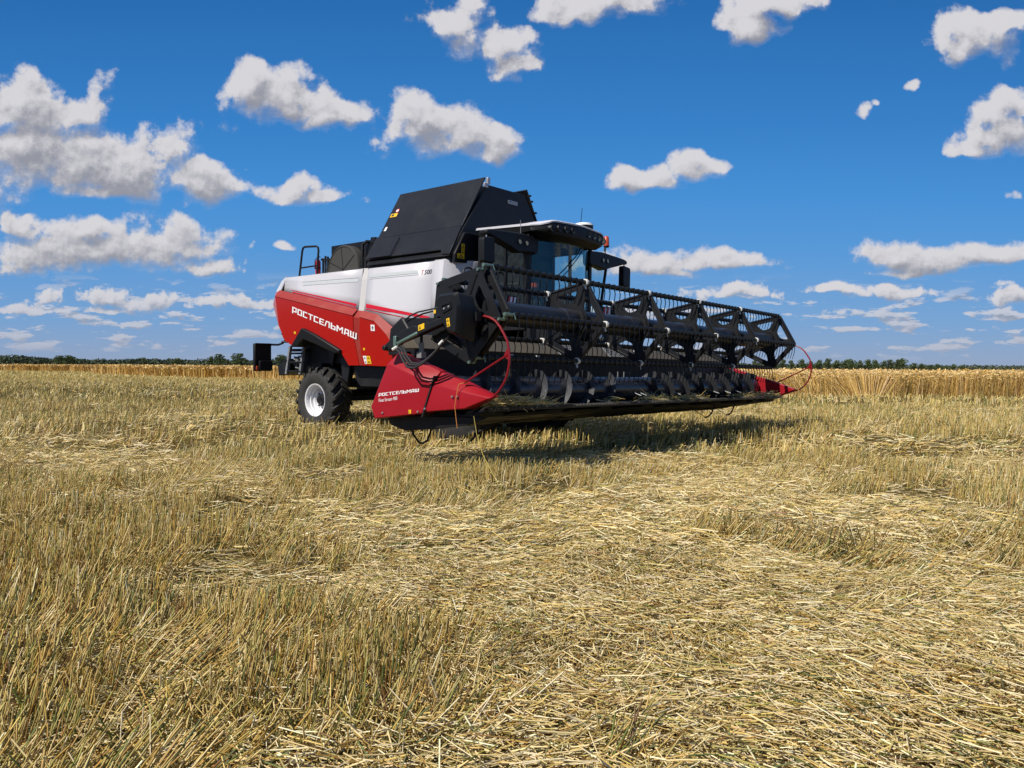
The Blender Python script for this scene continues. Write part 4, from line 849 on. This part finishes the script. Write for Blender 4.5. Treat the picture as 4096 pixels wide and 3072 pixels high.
fx = [-.55, -.38, -.21, -.04, .30, .75, 1.25, 1.75, 2.25, 2.75, 3.25, 3.75]
for x in fx:
    b = MB(); a = R(198); c_, s_ = math.cos(a), math.sin(a); b.tube([(x, AYc + (AR-.02)*c_, AZc + (AR-.02)*s_), (x + .015, AYc + (AR+.13)*c_, AZc + (AR+.13)*s_)], .008, 6); b.lathe([(-.02,.02),(.02,.02)], (x, AYc + AR*c_, AZc + AR*s_), 'X', 8); part('auger_finger', b, 'steel', aug, smooth=True, shear=True)
for x in (-.75, -.57, -.39):
    b = MB(); b.tube([(x, AYc, AZc + AR - .02), (x + .004, AYc, AZc + AR + .08)], .009, 6); part('auger_finger', b, 'steel', aug, smooth=True, shear=True)
b = MB()
for x in (-4.30,):
    b.tube([(x,1.43,.56),(x-.01,1.40,.44),(x,1.30,.34),(x,1.24,.335),(x,1.15,.38),(x,1.07,.55)], .014, 6)
part('height_sensor_rod', b, 'black', smooth=True)
b = MB(); b.tube([(-4.30,.30,.62),(-4.30,.33,.50),(-4.3,.42,.42)], .016, 6); part('height_sensor_rod', b, 'black', smooth=True)
for x in (2.07, 2.96):
    b = MB(); b.tube([(x,.3,.62),(x-.12,.3,.48),(x-.25,.3,.43),(x-.38,.3,.42)], .014, 6); b.tube([(x+.15,.9,.58),(x-.35,.3,.42)], .006, 5); part('height_sensor_rod', b, 'black', smooth=True)
# far end bearing arm of the reel
b = MB(); b.tube([(4.52,1.35,1.55),(4.52,.8,1.72),(4.52,AY,AZ)], .05); b.tube([(4.40,AY,AZ),(4.58,AY,AZ)], .09, 12); part('reel_arm', b, 'black', shear=True)

# ================================================================== FIELD
def vnoise(x, y, seed=0):
    x = np.asarray(x, float); y = np.asarray(y, float); xi = np.floor(x).astype(np.int64); yi = np.floor(y).astype(np.int64); fx = x - xi; fy = y - yi
    fx = fx*fx*(3-2*fx); fy = fy*fy*(3-2*fy)
    def h(a, b):
        n = (a*374761393 + b*668265263 + seed*974634777) & 0x7fffffff; n = ((n ^ (n >> 13))*1274126177) & 0x7fffffff
        return ((n ^ (n >> 16)) & 0xffff)/65535.0
    return (h(xi,yi)*(1-fx) + h(xi+1,yi)*fx)*(1-fy) + (h(xi,yi+1)*(1-fx) + h(xi+1,yi+1)*fx)*fy
def fbm(x, y, s, o=3):
    a = 0; w = 1; t_ = 0
    for k in range(o): a = a + w*vnoise(x*2**k + 13.7*k, y*2**k - 7.1*k, s+k); t_ += w; w *= .5
    return a/t_
def gz(x, y):
    d = np.hypot(x, y); f = np.clip((d - 1.0)/2, 0, 1)*np.clip(1 - (d-40)/200, 0, 1)
    return f*((fbm(x*1.4, y*1.4, 4, 2) - .5)*.10*np.clip(1 - (d-10)/10, 0, 1) + (fbm(x*.55, y*.55, 3, 2) - .5)*.17 + (fbm(x*.12, y*.12, 9, 2) - .5)*.12)
def ground_mesh():
    def axis(lo, hi, fine_lo, fine_hi, step):
        a = list(np.arange(fine_lo, fine_hi + step/2, step)); s_ = step; v_ = fine_hi
        while v_ < hi: s_ *= 1.25; v_ += s_; a.append(min(v_, hi))
        s_ = step; v_ = fine_lo
        while v_ > lo: s_ *= 1.25; v_ -= s_; a.insert(0, max(v_, lo))
        return np.array(sorted(set(a)))
    X = axis(-6000, 6000, -24, 32, .25); Y = axis(-1500, 9000, -6, 45, .25)
    gx, gy = np.meshgrid(X, Y); z = gz(gx, gy); nx = len(X); ny = len(Y)
    co = np.stack([gx.ravel(), gy.ravel(), z.ravel()], 1)
    i = np.arange(nx-1)[None] + nx*np.arange(ny-1)[:, None]; q_ = np.stack([i, i+1, i+nx+1, i+nx], -1).reshape(-1, 4)
    return co, q_
def raw_mesh(name, co, quads, m, colr=None, smooth=False):
    me = bpy.data.meshes.new(name); me.vertices.add(len(co)); me.vertices.foreach_set('co', co.astype(np.float32).ravel())
    nq, w = quads.shape; me.loops.add(nq*w); me.loops.foreach_set('vertex_index', quads.astype(np.int32).ravel())
    me.polygons.add(nq); me.polygons.foreach_set('loop_start', np.arange(0, nq*w, w, dtype=np.int32))
    me.update(calc_edges=True)
    if smooth: me.polygons.foreach_set('use_smooth', np.ones(nq, bool))
    if colr is not None:
        at = me.color_attributes.new('tint', 'FLOAT_COLOR', 'POINT'); at.data.foreach_set('color', np.concatenate([colr, np.ones((len(colr), 1))], 1).astype(np.float32).ravel())
    me.materials.append(m); o = bpy.data.objects.new(name, me); col.objects.link(o); return o
# ground sheet: straw litter over soil
gmat = bpy.data.materials.new('field_ground'); gmat.use_nodes = True; t = gmat.node_tree; bs = t.nodes['Principled BSDF']; bs.inputs['Roughness'].default_value = .95; bs.inputs['Specular IOR Level'].default_value = 0.0
tc = N(t, 'ShaderNodeTexCoord'); n1 = N(t, 'ShaderNodeTexNoise'); n1.inputs['Scale'].default_value = 14; n1.inputs['Detail'].default_value = 10; n1.inputs['Roughness'].default_value = .75
n2 = N(t, 'ShaderNodeTexNoise'); n2.inputs['Scale'].default_value = .25; n2.inputs['Detail'].default_value = 5
t.links.new(tc.outputs['Object'], n1.inputs[0]); t.links.new(tc.outputs['Object'], n2.inputs[0])
cr = N(t, 'ShaderNodeValToRGB'); cr.color_ramp.elements[0].position = .3; cr.color_ramp.elements[0].color = (.032,.024,.010,1); cr.color_ramp.elements[1].position = .72; cr.color_ramp.elements[1].color = (.17,.13,.055,1)
t.links.new(n1.outputs['Fac'], cr.inputs[0])
mg = N(t, 'ShaderNodeMix', data_type='RGBA', blend_type='MULTIPLY'); mg.inputs[0].default_value = 1.0; t.links.new(cr.outputs[0], mg.inputs[6])
cr2 = N(t, 'ShaderNodeValToRGB'); cr2.color_ramp.elements[0].position = .35; cr2.color_ramp.elements[0].color = (.82,.86,.70,1); cr2.color_ramp.elements[1].position = .65; cr2.color_ramp.elements[1].color = (1.1,1.05,1.0,1)
t.links.new(n2.outputs['Fac'], cr2.inputs[0]); t.links.new(cr2.outputs[0], mg.inputs[7])
# beyond the modelled stubble the sheet carries the colour of stubble seen edge-on
ps_ = N(t, 'ShaderNodeSeparateXYZ'); t.links.new(tc.outputs['Object'], ps_.inputs[0])
far = smooth(t, ps_.outputs[1], 30, 75); mf = N(t, 'ShaderNodeMix', data_type='RGBA'); t.links.new(far, mf.inputs[0]); t.links.new(mg.outputs[2], mf.inputs[6]); mf.inputs[7].default_value = (.34,.27,.11,1)
t.links.new(mf.outputs[2], bs.inputs['Base Color'])
co, q_ = ground_mesh(); go2 = raw_mesh('ground', co, q_, gmat, smooth=True); tag(go2, 'harvested field ground covered with straw', None, None, 'structure')

smat = bpy.data.materials.new('straw'); smat.use_nodes = True; t = smat.node_tree; bs = t.nodes['Principled BSDF']
at = N(t, 'ShaderNodeAttribute'); at.attribute_name = 'tint'; t.links.new(at.outputs['Color'], bs.inputs['Base Color']); bs.inputs['Roughness'].default_value = .5; bs.inputs['Specular IOR Level'].default_value = .28
tl = N(t, 'ShaderNodeBsdfTranslucent'); t.links.new(at.outputs['Color'], tl.inputs[0]); mxs = N(t, 'ShaderNodeMixShader'); mxs.inputs[0].default_value = .08
mo = [n for n in t.nodes if n.type == 'OUTPUT_MATERIAL'][0]; t.links.new(bs.outputs[0], mxs.inputs[1]); t.links.new(tl.outputs[0], mxs.inputs[2]); t.links.new(mxs.outputs[0], mo.inputs[0])

PAL = np.array([(.64,.46,.15), (.74,.58,.28), (.46,.285,.075), (.38,.33,.10), (.15,.17,.055), (.86,.72,.45), (.24,.135,.04), (.52,.41,.16)])
def tints(n, w):
    w = np.array(w, float); w /= w.sum(); k = rng.choice(len(PAL), n, p=w); c = PAL[k]*rng.uniform(.78, 1.18, (n, 1)); return np.clip(c + rng.normal(0, .012, (n, 3)), .01, .9)
FLAT = [(-7.8,12.4,1.4),(-5.8,10.6,1.0),(-4.3,9.2,.8),(-2.8,7.9,.9),(-1.3,6.7,.9),(.1,5.4,.95),(.9,4.3,1.0),(.9,3.2,1.0),(1.7,2.6,.9),(-.1,10.5,1.25),(-.9,10.9,.8),(2.6,3.4,.8),(3.2,6.6,.9),(1.3,7.2,.8)]
STAND = [(-1.65,2.55,.55),(-.95,2.95,.55),(-.25,2.65,.4),(.35,2.5,.25),(-2.2,3.7,.95),(-3.6,5.3,1.0),(-1.3,2.75,.4),(-.5,3.6,.42),(-1.6,4.9,.6),(-5.6,7.5,1.2),(2.1,4.9,.42),(1.6,5.7,.3),(3.2,4.8,.35),(-1.9,9.5,1.0),(-3.3,11.6,1.5),(.3,8.5,.8),(-.6,7.9,.5),(-.2,12,2)]
def flatness(x, y):
    m = fbm(x*.5 + 3.1, y*.5, 21, 3)*1.0 + (fbm(x*1.6, y*1.6, 31, 2) - .5)*.35
    for (cx, cy, r) in FLAT: m = m + .42*np.exp(-((x-cx)**2 + (y-cy)**2)/(r*r*.8))
    for (cx, cy, r) in STAND: m = m - .40*np.exp(-((x-cx)**2 + (y-cy)**2)/(r*r*.8))
    d = np.hypot(x, y); m = m - .14*np.clip((d-9)/6, 0, 1)
    return np.clip((m - .41)/.27, 0, 1)
def straws(P0, D, L, W, C, sides=3, segs=1, bend=None, taper=.9):
    """stalks: base points, unit directions, lengths, widths, tints -> verts, quads, vertex tints"""
    n = len(P0); ref = np.where(np.abs(D[:, 2:3]) > .8, np.array([[1., 0, 0]]), np.array([[0, 0, 1.]])); a = np.cross(D, ref); a /= np.linalg.norm(a, axis=1, keepdims=True); b = np.cross(D, a)
    rot = rng.uniform(0, 2*np.pi, (n, 1)); rings = []; nr = segs + 1
    for i in range(nr):
        f = i/segs; c = P0 + D*(L*f)[:, None]
        if bend is not None: c = c + bend*(f*f)
        w = (W*.5*(1 - (1-taper)*f))[:, None]
        if sides == 2: aa = a*np.cos(rot) + b*np.sin(rot); rings += [c - aa*w, c + aa*w]
        else: rings += [c + (a*np.cos(rot + k*2*np.pi/3) + b*np.sin(rot + k*2*np.pi/3))*w for k in range(3)]
    V = np.stack(rings, 1); k = V.shape[1]; base = (np.arange(n)*k)[:, None, None]
    qs = []
    for i in range(segs):
        if sides == 2: qs.append([i*2, i*2+1, i*2+3, i*2+2])
        else: qs += [[i*3+j, i*3+(j+1) % 3, (i+1)*3+(j+1) % 3, (i+1)*3+j] for j in range(3)]
    Q = (base + np.array(qs)[None]).reshape(-1, 4)
    ct = np.repeat(C, k, 0)
    return V.reshape(-1, 3), Q, ct
class Heap:
    def __init__(s): s.v = []; s.q = []; s.c = []; s.n = 0
    def add(s, t3): v, q_, c = t3; s.v.append(v); s.q.append(q_ + s.n); s.c.append(c); s.n += len(v)
    def build(s, name, m=None): return raw_mesh(name, np.concatenate(s.v), np.concatenate(s.q), m or smat, np.concatenate(s.c))
def wedge(n, y0, y1, margin=1.6, power=1.0):
    """points spread over the field in front of the camera between two distances"""
    y = np.sqrt(rng.uniform(y0*y0, y1*y1, n)) if power == 1 else y0*(y1/y0)**rng.uniform(0, 1, n)
    w = .70*y + margin; x = rng.uniform(-1, 1, n)*w; return x, y
cosR, sinR = math.cos(R(50.4)), math.sin(R(50.4))
def rows(x, y, jit=.025, sp=.15):
    """pull points onto drill rows that run the way the machine drove"""
    lx = x*cosR + y*sinR; ly = -x*sinR + y*cosR; lx = np.round(lx/sp)*sp + rng.normal(0, jit, len(x)); return lx*cosR - ly*sinR, lx*sinR + ly*cosR
st_h = Heap(); lo_h = Heap()
def dirs(az, tilt): return np.stack([np.cos(az)*np.sin(tilt), np.sin(az)*np.sin(tilt), np.cos(tilt)], 1)
TIRE = [(-1.25,7.35,.55,.35),(-1.08,3.6,.70,.34),(1.25,7.35,.55,.35),(1.08,3.6,.70,.34)]
def clear_wheels(x, y):
    dx, dy = x - 2.58, y - 12.15; lx = dx*cosR + dy*sinR; ly = -dx*sinR + dy*cosR; k = np.ones(len(x), bool)
    for (a, b_, ry, rx) in TIRE: k &= ~((np.abs(lx-a) < rx) & (np.abs(ly-b_) < ry*.75))
    return k
def standing(n, y0, y1, wd, sides, segs, margin=1.6, hmin=.14, hmax=.24):
    x, y = wedge(n, y0, y1, margin); x, y = rows(x, y); k = clear_wheels(x, y) & (y > .9); x, y = x[k], y[k]; n = len(x)
    f = flatness(x, y); gap = .6*fbm(x*2.0, y*2.0, 51, 2) + .4*fbm(x*.9, y*.9, 53, 2); k = (gap > .425 - .12*f) & (rng.uniform(0, 1, n) < 1 - .62*f); x, y, f = x[k], y[k], f[k]; n = len(x)
    az0 = (fbm(x*.35, y*.35, 61, 2) - .5)*4.0 - .1 + (fbm(x*1.5, y*1.5, 63, 2) - .5)*3.0
    az = np.where(rng.uniform(0, 1, n) < .25, rng.uniform(0, 6.28, n), az0 + rng.normal(0, .35, n))
    tilt = np.abs(rng.normal(0, .20, n)) + f*rng.uniform(.75, 1.42, n) + .60*np.clip((fbm(x*2.3, y*2.3, 71, 2) - .52)/.14, 0, 1)
    tilt = np.clip(tilt, 0, 1.50)
    L = rng.uniform(hmin, hmax, n)*(.85 + .5*fbm(x*1.1, y*1.1, 81, 2)) * (1 + .35*f); W = wd*rng.uniform(.75, 1.25, n)
    D = dirs(az, tilt); P0 = np.stack([x, y, gz(x, y) - .01], 1)
    green = np.clip((fbm(x*.4, y*.4, 91, 2) - .35)*2, 0, 1)
    C = np.where((rng.uniform(0, 1, n) < .22*green + .05)[:, None], tints(n, [0,0,0,1,2,0,0,0]), tints(n, [4,2,2.2,2,.4,.6,1,3]))
    C = np.where((rng.uniform(0, 1, n) < .5*f)[:, None], tints(n, [2,4,1,.6,.4,3,.4,2]), C)
    bend = None
    if segs > 1: bend = np.stack([np.cos(az), np.sin(az), -np.ones(n)*.35], 1)*(L*rng.uniform(0, .16, n))[:, None]
    st_h.add(straws(P0, D, L, W, C, sides, segs, bend))
def lying(n, y0, y1, wd, sides, lmin, lmax, margin=1.6, base=.25):
    x, y = wedge(n, y0, y1, margin); k = clear_wheels(x, y) & (y > .9); x, y = x[k], y[k]; n = len(x)
    f = flatness(x, y); k = rng.uniform(0, 1, n) < base + (1-base)*f; x, y, f = x[k], y[k], f[k]; n = len(x)
    az0 = (fbm(x*.35, y*.35, 61, 2) - .5)*5.0 - .2; az0 = az0 + (fbm(x*1.5, y*1.5, 63, 2) - .5)*3.0; az = np.where(rng.uniform(0, 1, n) < .36, rng.uniform(0, 6.28, n), az0 + rng.normal(0, .45, n))
    tilt = np.pi/2 - rng.normal(0.06, .16, n)
    L = rng.uniform(lmin, lmax, n); W = wd*rng.uniform(.6, 1.3, n); D = dirs(az, tilt)
    z = gz(x, y) + .012 + rng.uniform(0, 1, n)**1.5*(.05 + .07*f + .05*fbm(x*1.3, y*1.3, 15, 2)); P0 = np.stack([x, y, z], 1) - D*(L*.5)[:, None]; P0[:, 2] = np.maximum(P0[:, 2], gz(x, y) + .004)
    C = tints(n, [2.2,4,1.2,.9,.7,3.2,.5,2.2]); bend = rng.normal(0, .04, (n, 3))*L[:, None]
    lo_h.add(straws(P0, D, L, W, C, sides, 2 if sides == 3 else 1, bend))
standing(30000, .9, 5.0, .0064, 3, 2, 1.5); standing(54000, 5.0, 11, .0066, 3, 1, 2.0); standing(90000, 11, 26, .0095, 2, 1, 3); standing(110000, 26, 75, .02, 2, 1, 4); standing(60000, 75, 165, .05, 2, 1, 6)
lying(84000, .9, 5.0, .0054, 3, .03, .19, 1.5, .27); lying(90000, .9, 4.8, .0042, 2, .012, .06, 1.4, .4); lying(110000, 5, 11, .0062, 2, .04, .22, 2.0, .32); lying(80000, 11, 26, .010, 2, .06, .30, 3, .34); lying(40000, 26, 75, .02, 2, .1, .4, 4, .15)
tag(st_h.build('stubble'), 'cut straw stubble standing and leaning across the field', 'stubble', None, 'stuff')
tag(lo_h.build('loose_straw'), 'loose pale straw scattered over the stubble', 'straw', None, 'stuff')

# straw caught on the header table
tb_h = Heap(); n = 1500
lx = np.concatenate([rng.uniform(-4.4, 4.4, 1500), -4.4 + np.abs(rng.normal(0, .5, 900)), rng.uniform(2.0, 4.3, 100)]); n = len(lx)
ly = np.abs(rng.normal(0, .16, n)) - .04; lz = .80 + np.abs(rng.normal(0, .03, n)) - .03*np.clip(ly, 0, .4) - TILT*lx + .06*np.exp(-((lx+4.2)/.3)**2)*rng.uniform(0, 1, n)
keep = fbm(lx*1.7, ly*0, 5, 2) > .42; keep |= lx < -3.2; lx, ly, lz = lx[keep], ly[keep], lz[keep]; n = len(lx)
az = rng.normal(0, .6, n) + np.where(rng.uniform(0, 1, n) < .5, 0, np.pi) + R(50.4); L = rng.uniform(.08, .34, n); D = dirs(az, np.pi/2 - rng.normal(.02, .22, n))
P0 = np.stack([2.58 + lx*cosR - ly*sinR, 12.15 + lx*sinR + ly*cosR, lz], 1) - D*(L*.5)[:, None]
tb_h.add(straws(P0, D, L, .006*rng.uniform(.6, 1.3, n), tints(n, [3,4,1,2,1.5,2,.5,2]), 3, 2, rng.normal(0, .10, (n, 3))*L[:, None]))
tag(tb_h.build('caught_straw'), 'cut straw lying along the knife and floor of the black header', 'straw', None, 'stuff')
mloc = lambda x, y, z: (2.58 + x*cosR - y*sinR, 12.15 + x*sinR + y*cosR, z)
b = MB(); b.tube([mloc(-4.70,.24,1.10), mloc(-4.71,.27,.95), mloc(-4.71,.29,.84), mloc(-4.70,.28,.72), mloc(-4.69,.27,.60)], .004, 5); b.tube([mloc(-4.70,.24,1.10), mloc(-4.65,.2,1.115), mloc(-4.56,.22,1.11)], .004, 5)
tag(b.build('twine', 'twine'), 'thin orange twine hanging down the red divider beside the guard tube', 'twine')
b = MB(); b.tube([mloc(-4.60,.10,.74), mloc(-4.66,.0,.55), mloc(-4.72,-.15,.33), mloc(-4.76,-.36,.10), mloc(-4.78,-.44,.02)], [.0025,.003,.004,.0035,.003], 5)
tag(b.build('straw_stalk', mat('green_gold_straw', (.45,.36,.07), .5)), 'long yellow stalk hanging from the near end of the header to the stubble', 'straw stalk')

# ================================================================== STANDING WHEAT
wh = Heap(); EDGE = [(-140,175),(-100,150),(-62,128),(-59,108),(-40,88),(-21,69),(-8,53),(3,40),(11,34.5),(24,33.5),(60,32)]
EX = np.array([p[0] for p in EDGE], float); EY = np.array([p[1] for p in EDGE], float)
def edge_y(x): return np.interp(x, EX, EY)
def wheat_patch(n, x0, x1, d0, d1, wd, ear, hm=1.22):
    x = rng.uniform(x0, x1, n); dd_ = d0 + (d1-d0)*rng.uniform(0, 1, n)**1.3; y = edge_y(x) + dd_ + 1.3*(fbm(x*.6, x*0, 3, 3) - .5)
    k = np.abs(x) < .75*y + 6; x, y, dd_ = x[k], y[k], dd_[k]; n = len(x)
    H = hm*(.86 + .22*fbm(x*.45, y*.3, 7, 3))*rng.uniform(.80, 1.08, n); az = (fbm(x*.6, y*.6, 17, 2) - .5)*9; tilt = np.abs(rng.normal(.05, .10, n)) + .55*(fbm(x*.8, y*.8, 27, 2) > .57)*np.exp(-dd_*.8)
    D = dirs(az, tilt); P0 = np.stack([x, y, np.zeros(n)], 1); L = H/np.cos(tilt)*.93
    C = tints(n, [5,2,3,1,.2,1,1.5,1])*np.array([1.0, .90, .78])
    if d0 < 4: wh.add(straws(P0, D, L, wd*rng.uniform(.8, 1.2, n), C, 2, 1))
    T = P0 + D*L[:, None]; az2 = az + rng.normal(0, .8, n); t2 = rng.uniform(.3, 1.9, n); D2 = dirs(az2, t2)
    Ce = tints(n, [2,5,1,.3,0,4,.3,1])*np.array([.95, .84, .68])
    wh.add(straws(T, D2, ear*rng.uniform(.7, 1.3, n), wd*2.3*rng.uniform(.8, 1.2, n), Ce, 2, 2, np.stack([np.cos(az2), np.sin(az2), -np.ones(n)], 1)*.03))
wheat_patch(17000, -4, 34, 0, 2.2, .012, .10); wheat_patch(16000, -4, 36, 2, 14, .014, .12); wheat_patch(9000, -24, -2, 0, 3, .022, .14); wheat_patch(30000, -150, -18, 0, 4, .045, .2)
wheat_patch(12000, -60, 60, 10, 60, .03, .2)
# canopy below the ears
nx_, ny_ = 220, 40; gx = np.linspace(-150, 75, nx_); dv = np.concatenate([[1.2, 1.25], np.geomspace(1.6, 260, ny_-2)]); cox, cod = np.meshgrid(gx, dv); coy = edge_y(cox) + cod
cz = .98 + .12*fbm(cox*.8, coy*.8, 5, 2); cz[0] = .02
co = np.stack([cox.ravel(), coy.ravel(), cz.ravel()], 1); i = np.arange(nx_-1)[None] + nx_*np.arange(ny_-1)[:, None]; q_ = np.stack([i, i+1, i+nx_+1, i+nx_], -1).reshape(-1, 4)
wh.add((co, q_, np.tile(np.array([.42, .29, .095]), (len(co), 1))*rng.uniform(.93, 1.07, (len(co), 1))))
tag(wh.build('wheat'), 'uncut golden wheat standing at the edge of the harvested field', 'wheat', None, 'stuff')

# ================================================================== TREES
leafm = bpy.data.materials.new('foliage'); leafm.use_nodes = True; t = leafm.node_tree; bs = t.nodes['Principled BSDF']; bs.inputs['Roughness'].default_value = .7; bs.inputs['Specular IOR Level'].default_value = .2
at = N(t, 'ShaderNodeAttribute'); at.attribute_name = 'tint'; t.links.new(at.outputs['Color'], bs.inputs['Base Color'])
barkm = mat('bark', (.09, .075, .06), .9)
def leaves(c, r, n, size, tint):
    """leaf clumps filling an uneven crown made of several lobes"""
    u = rng.normal(0, 1, (n, 3)); u /= np.linalg.norm(u, axis=1, keepdims=True); rad = rng.uniform(.55, 1.0, (n, 1))**.6
    p = c + u*rad*r; nrm = rng.normal(0, 1, (n, 3)) + u*.6; nrm /= np.linalg.norm(nrm, axis=1, keepdims=True)
    a = np.cross(nrm, rng.normal(0, 1, (n, 3))); a /= np.linalg.norm(a, axis=1, keepdims=True); b_ = np.cross(nrm, a); s_ = size*rng.uniform(.6, 1.4, (n, 1))
    V = np.stack([p - a*s_, p - b_*s_*.7, p + a*s_, p + b_*s_*.7], 1).reshape(-1, 3); Q = np.arange(4*n).reshape(-1, 4)
    C = np.repeat(np.array(tint)*rng.uniform(.65, 1.45, (n, 1)), 4, 0); return V, Q, C
def tree_proto(name, h, lobes, tint, n, size, narrow):
    root_ = empty(name, (0, 0, 0)); hp = Heap()
    tr_ = MB(); tr_.tube([(0,0,-.1),(.05*h/8,0,h*.3),(0,.1,h*.62),(0,.1,h*.85)], [.03*h, .024*h, .014*h, .004*h], 7)
    for k in range(lobes):
        a = rng.uniform(0, 6.28); f = (k+.5)/lobes; z = h*(.28 + .62*f); r0 = h*narrow*(1.15 - .75*abs(f-.42)); rr_ = r0*rng.uniform(.35, .75)
        c = np.array([math.cos(a)*rr_, math.sin(a)*rr_, z + rng.normal(0, .03*h)]); rv = np.array([r0, r0, h*.15])*rng.uniform(.55, .95)
        hp.add(leaves(c, rv, n//lobes, size, np.array(tint)*rng.uniform(.8, 1.2))); tr_.tube([(0,.05,z*.6), tuple(c)], [.010*h, .003*h], 5)
    c_ = hp.build('crown', leafm); c_.parent = root_; tr_.build('trunk', barkm, root_); return root_
def copy_tree(o):
    c = o.copy(); col.objects.link(c)
    for chd in o.children: d = chd.copy(); col.objects.link(d); d.parent = c
    return c
GREEN = (.062, .088, .032)
protos = [tree_proto('tree', 9, 12, GREEN, 900, .38, .34), tree_proto('tree', 9, 11, (.066,.086,.038), 900, .38, .26), tree_proto('tree', 9, 14, (.052,.078,.030), 1000, .40, .40)]
used = [False]*3
def plant(px, top, D, kind, label, group, wscale=1.0):
    """px: bearing as tangent*3080 from north; top: treetop angle the same way above the horizon"""
    h = top*D/3080 + CAM_H
    o = protos[kind] if not used[kind] else copy_tree(protos[kind]); used[kind] = True
    o.location = (px*D/3080, D, 0); s = h/9; o.scale = (s*wscale, s*wscale, s); o.rotation_euler = (0, 0, rng.uniform(0, 6.28)); tag(o, label, 'tree', group); return o
def sm_tree(x, top, D, kind, label, w=1.0): o = plant(x - 2048, top, D, kind, label, 'single trees before the far wood', w); return o
# the tree line on the right, crown by crown
xs_t = [3020,3055,3090,3130,3165,3205,3240,3275,3310,3345,3378,3408,3440,3470,3500,3532,3560,3590,3612]
tp = [34,35,30,38,34,39,31,37,42,36,39,41,35,40,38,35,39,40,45]
for x, tpv in zip(xs_t, tp): plant(x - 2048, tpv, 430 + rng.uniform(-8, 8), int(rng.integers(0, 2)), 'slim green tree in the close row behind the wheat on the right', 'row of trees behind the wheat on the right', .9)
for x, tpv, w in ((3655,25,1.3),(3690,23,1.3),(3722,18,1.3),(3755,22,1.4),(3785,17,1.3),(3815,22,1.1),(3845,16,1.5)):
    plant(x - 2048, tpv, 520 + rng.uniform(-10, 10), int(rng.integers(0, 3)), 'small separate tree in the loose row at the right end of the tree line', 'loose row of small trees on the right', w)
sm_tree(955, 49, 400, 2, 'tallest broad tree at the left wood, just left of the rear lamp panel', 1.15); sm_tree(880, 46, 405, 2, 'tall bushy tree in the left wood, second left of the lamp panel', .9)
sm_tree(840, 38, 410, 0, 'narrow tree on the left side of the bushy pair near the lamp panel', .8); sm_tree(1130, 44, 420, 2, 'green tree seen between the rear lamp panel and the ladder', 1.2)
sm_tree(280, 37, 520, 2, 'round tree rising above the left wood, right of its twin', 1.3); sm_tree(240, 36, 522, 2, 'round tree rising above the left wood, left of its twin', 1.1)
sm_tree(575, 31, 500, 1, 'pointed tree in the middle of the left wood', 1.1); sm_tree(705, 29, 500, 0, 'small leafy tree right of the middle of the left wood', 1.2)
# the far wood on the left and behind the machine
fw = Heap()
for k in range(230):
    px = rng.uniform(-900, 3500); D = rng.uniform(560, 640)
    top = 17 + 13*fbm(np.array([px*.006]), np.array([0.]), 3, 2)[0] + rng.uniform(-3, 3) + 9*np.clip((300-px)/150, 0, 1)
    if px > 1100: top *= .75
    h = top*D/3080 + CAM_H; w = rng.uniform(9, 16); x = (px - 2048)*D/3080
    for j in range(4): fw.add(leaves(np.array([x + rng.normal(0, w*.5), D + rng.normal(0, 3), h*rng.uniform(.35, .75)]), np.array([w*.55, 5, h*.32]), 70, .8, np.array((.050,.068,.042))*rng.uniform(.85, 1.15)))
for px in np.arange(3500, 4900, 22):
    D = 760; h = (13 + 8*fbm(np.array([px*.01]), np.array([0.]), 9, 2)[0])*D/3080 + CAM_H; fw.add(leaves(np.array([(px-2048)*D/3080, D, h*.5]), np.array([5, 5, h*.5]), 60, .9, np.array((.050,.068,.042))*rng.uniform(.8, 1.2)))
for px in np.arange(-900, 4900, 12):      # undergrowth along the foot
    D = 600 if px < 3500 else 750; fw.add(leaves(np.array([(px-2048)*D/3080, D-5, 2.2]), np.array([3.5, 3, 2.2]), 26, .8, np.array((.060,.070,.034))*rng.uniform(.8, 1.3)))
tag(fw.build('far_wood', leafm), 'dark green far-off wood along the horizon', 'wood', None, 'stuff')
print('individual tines', n_ind)
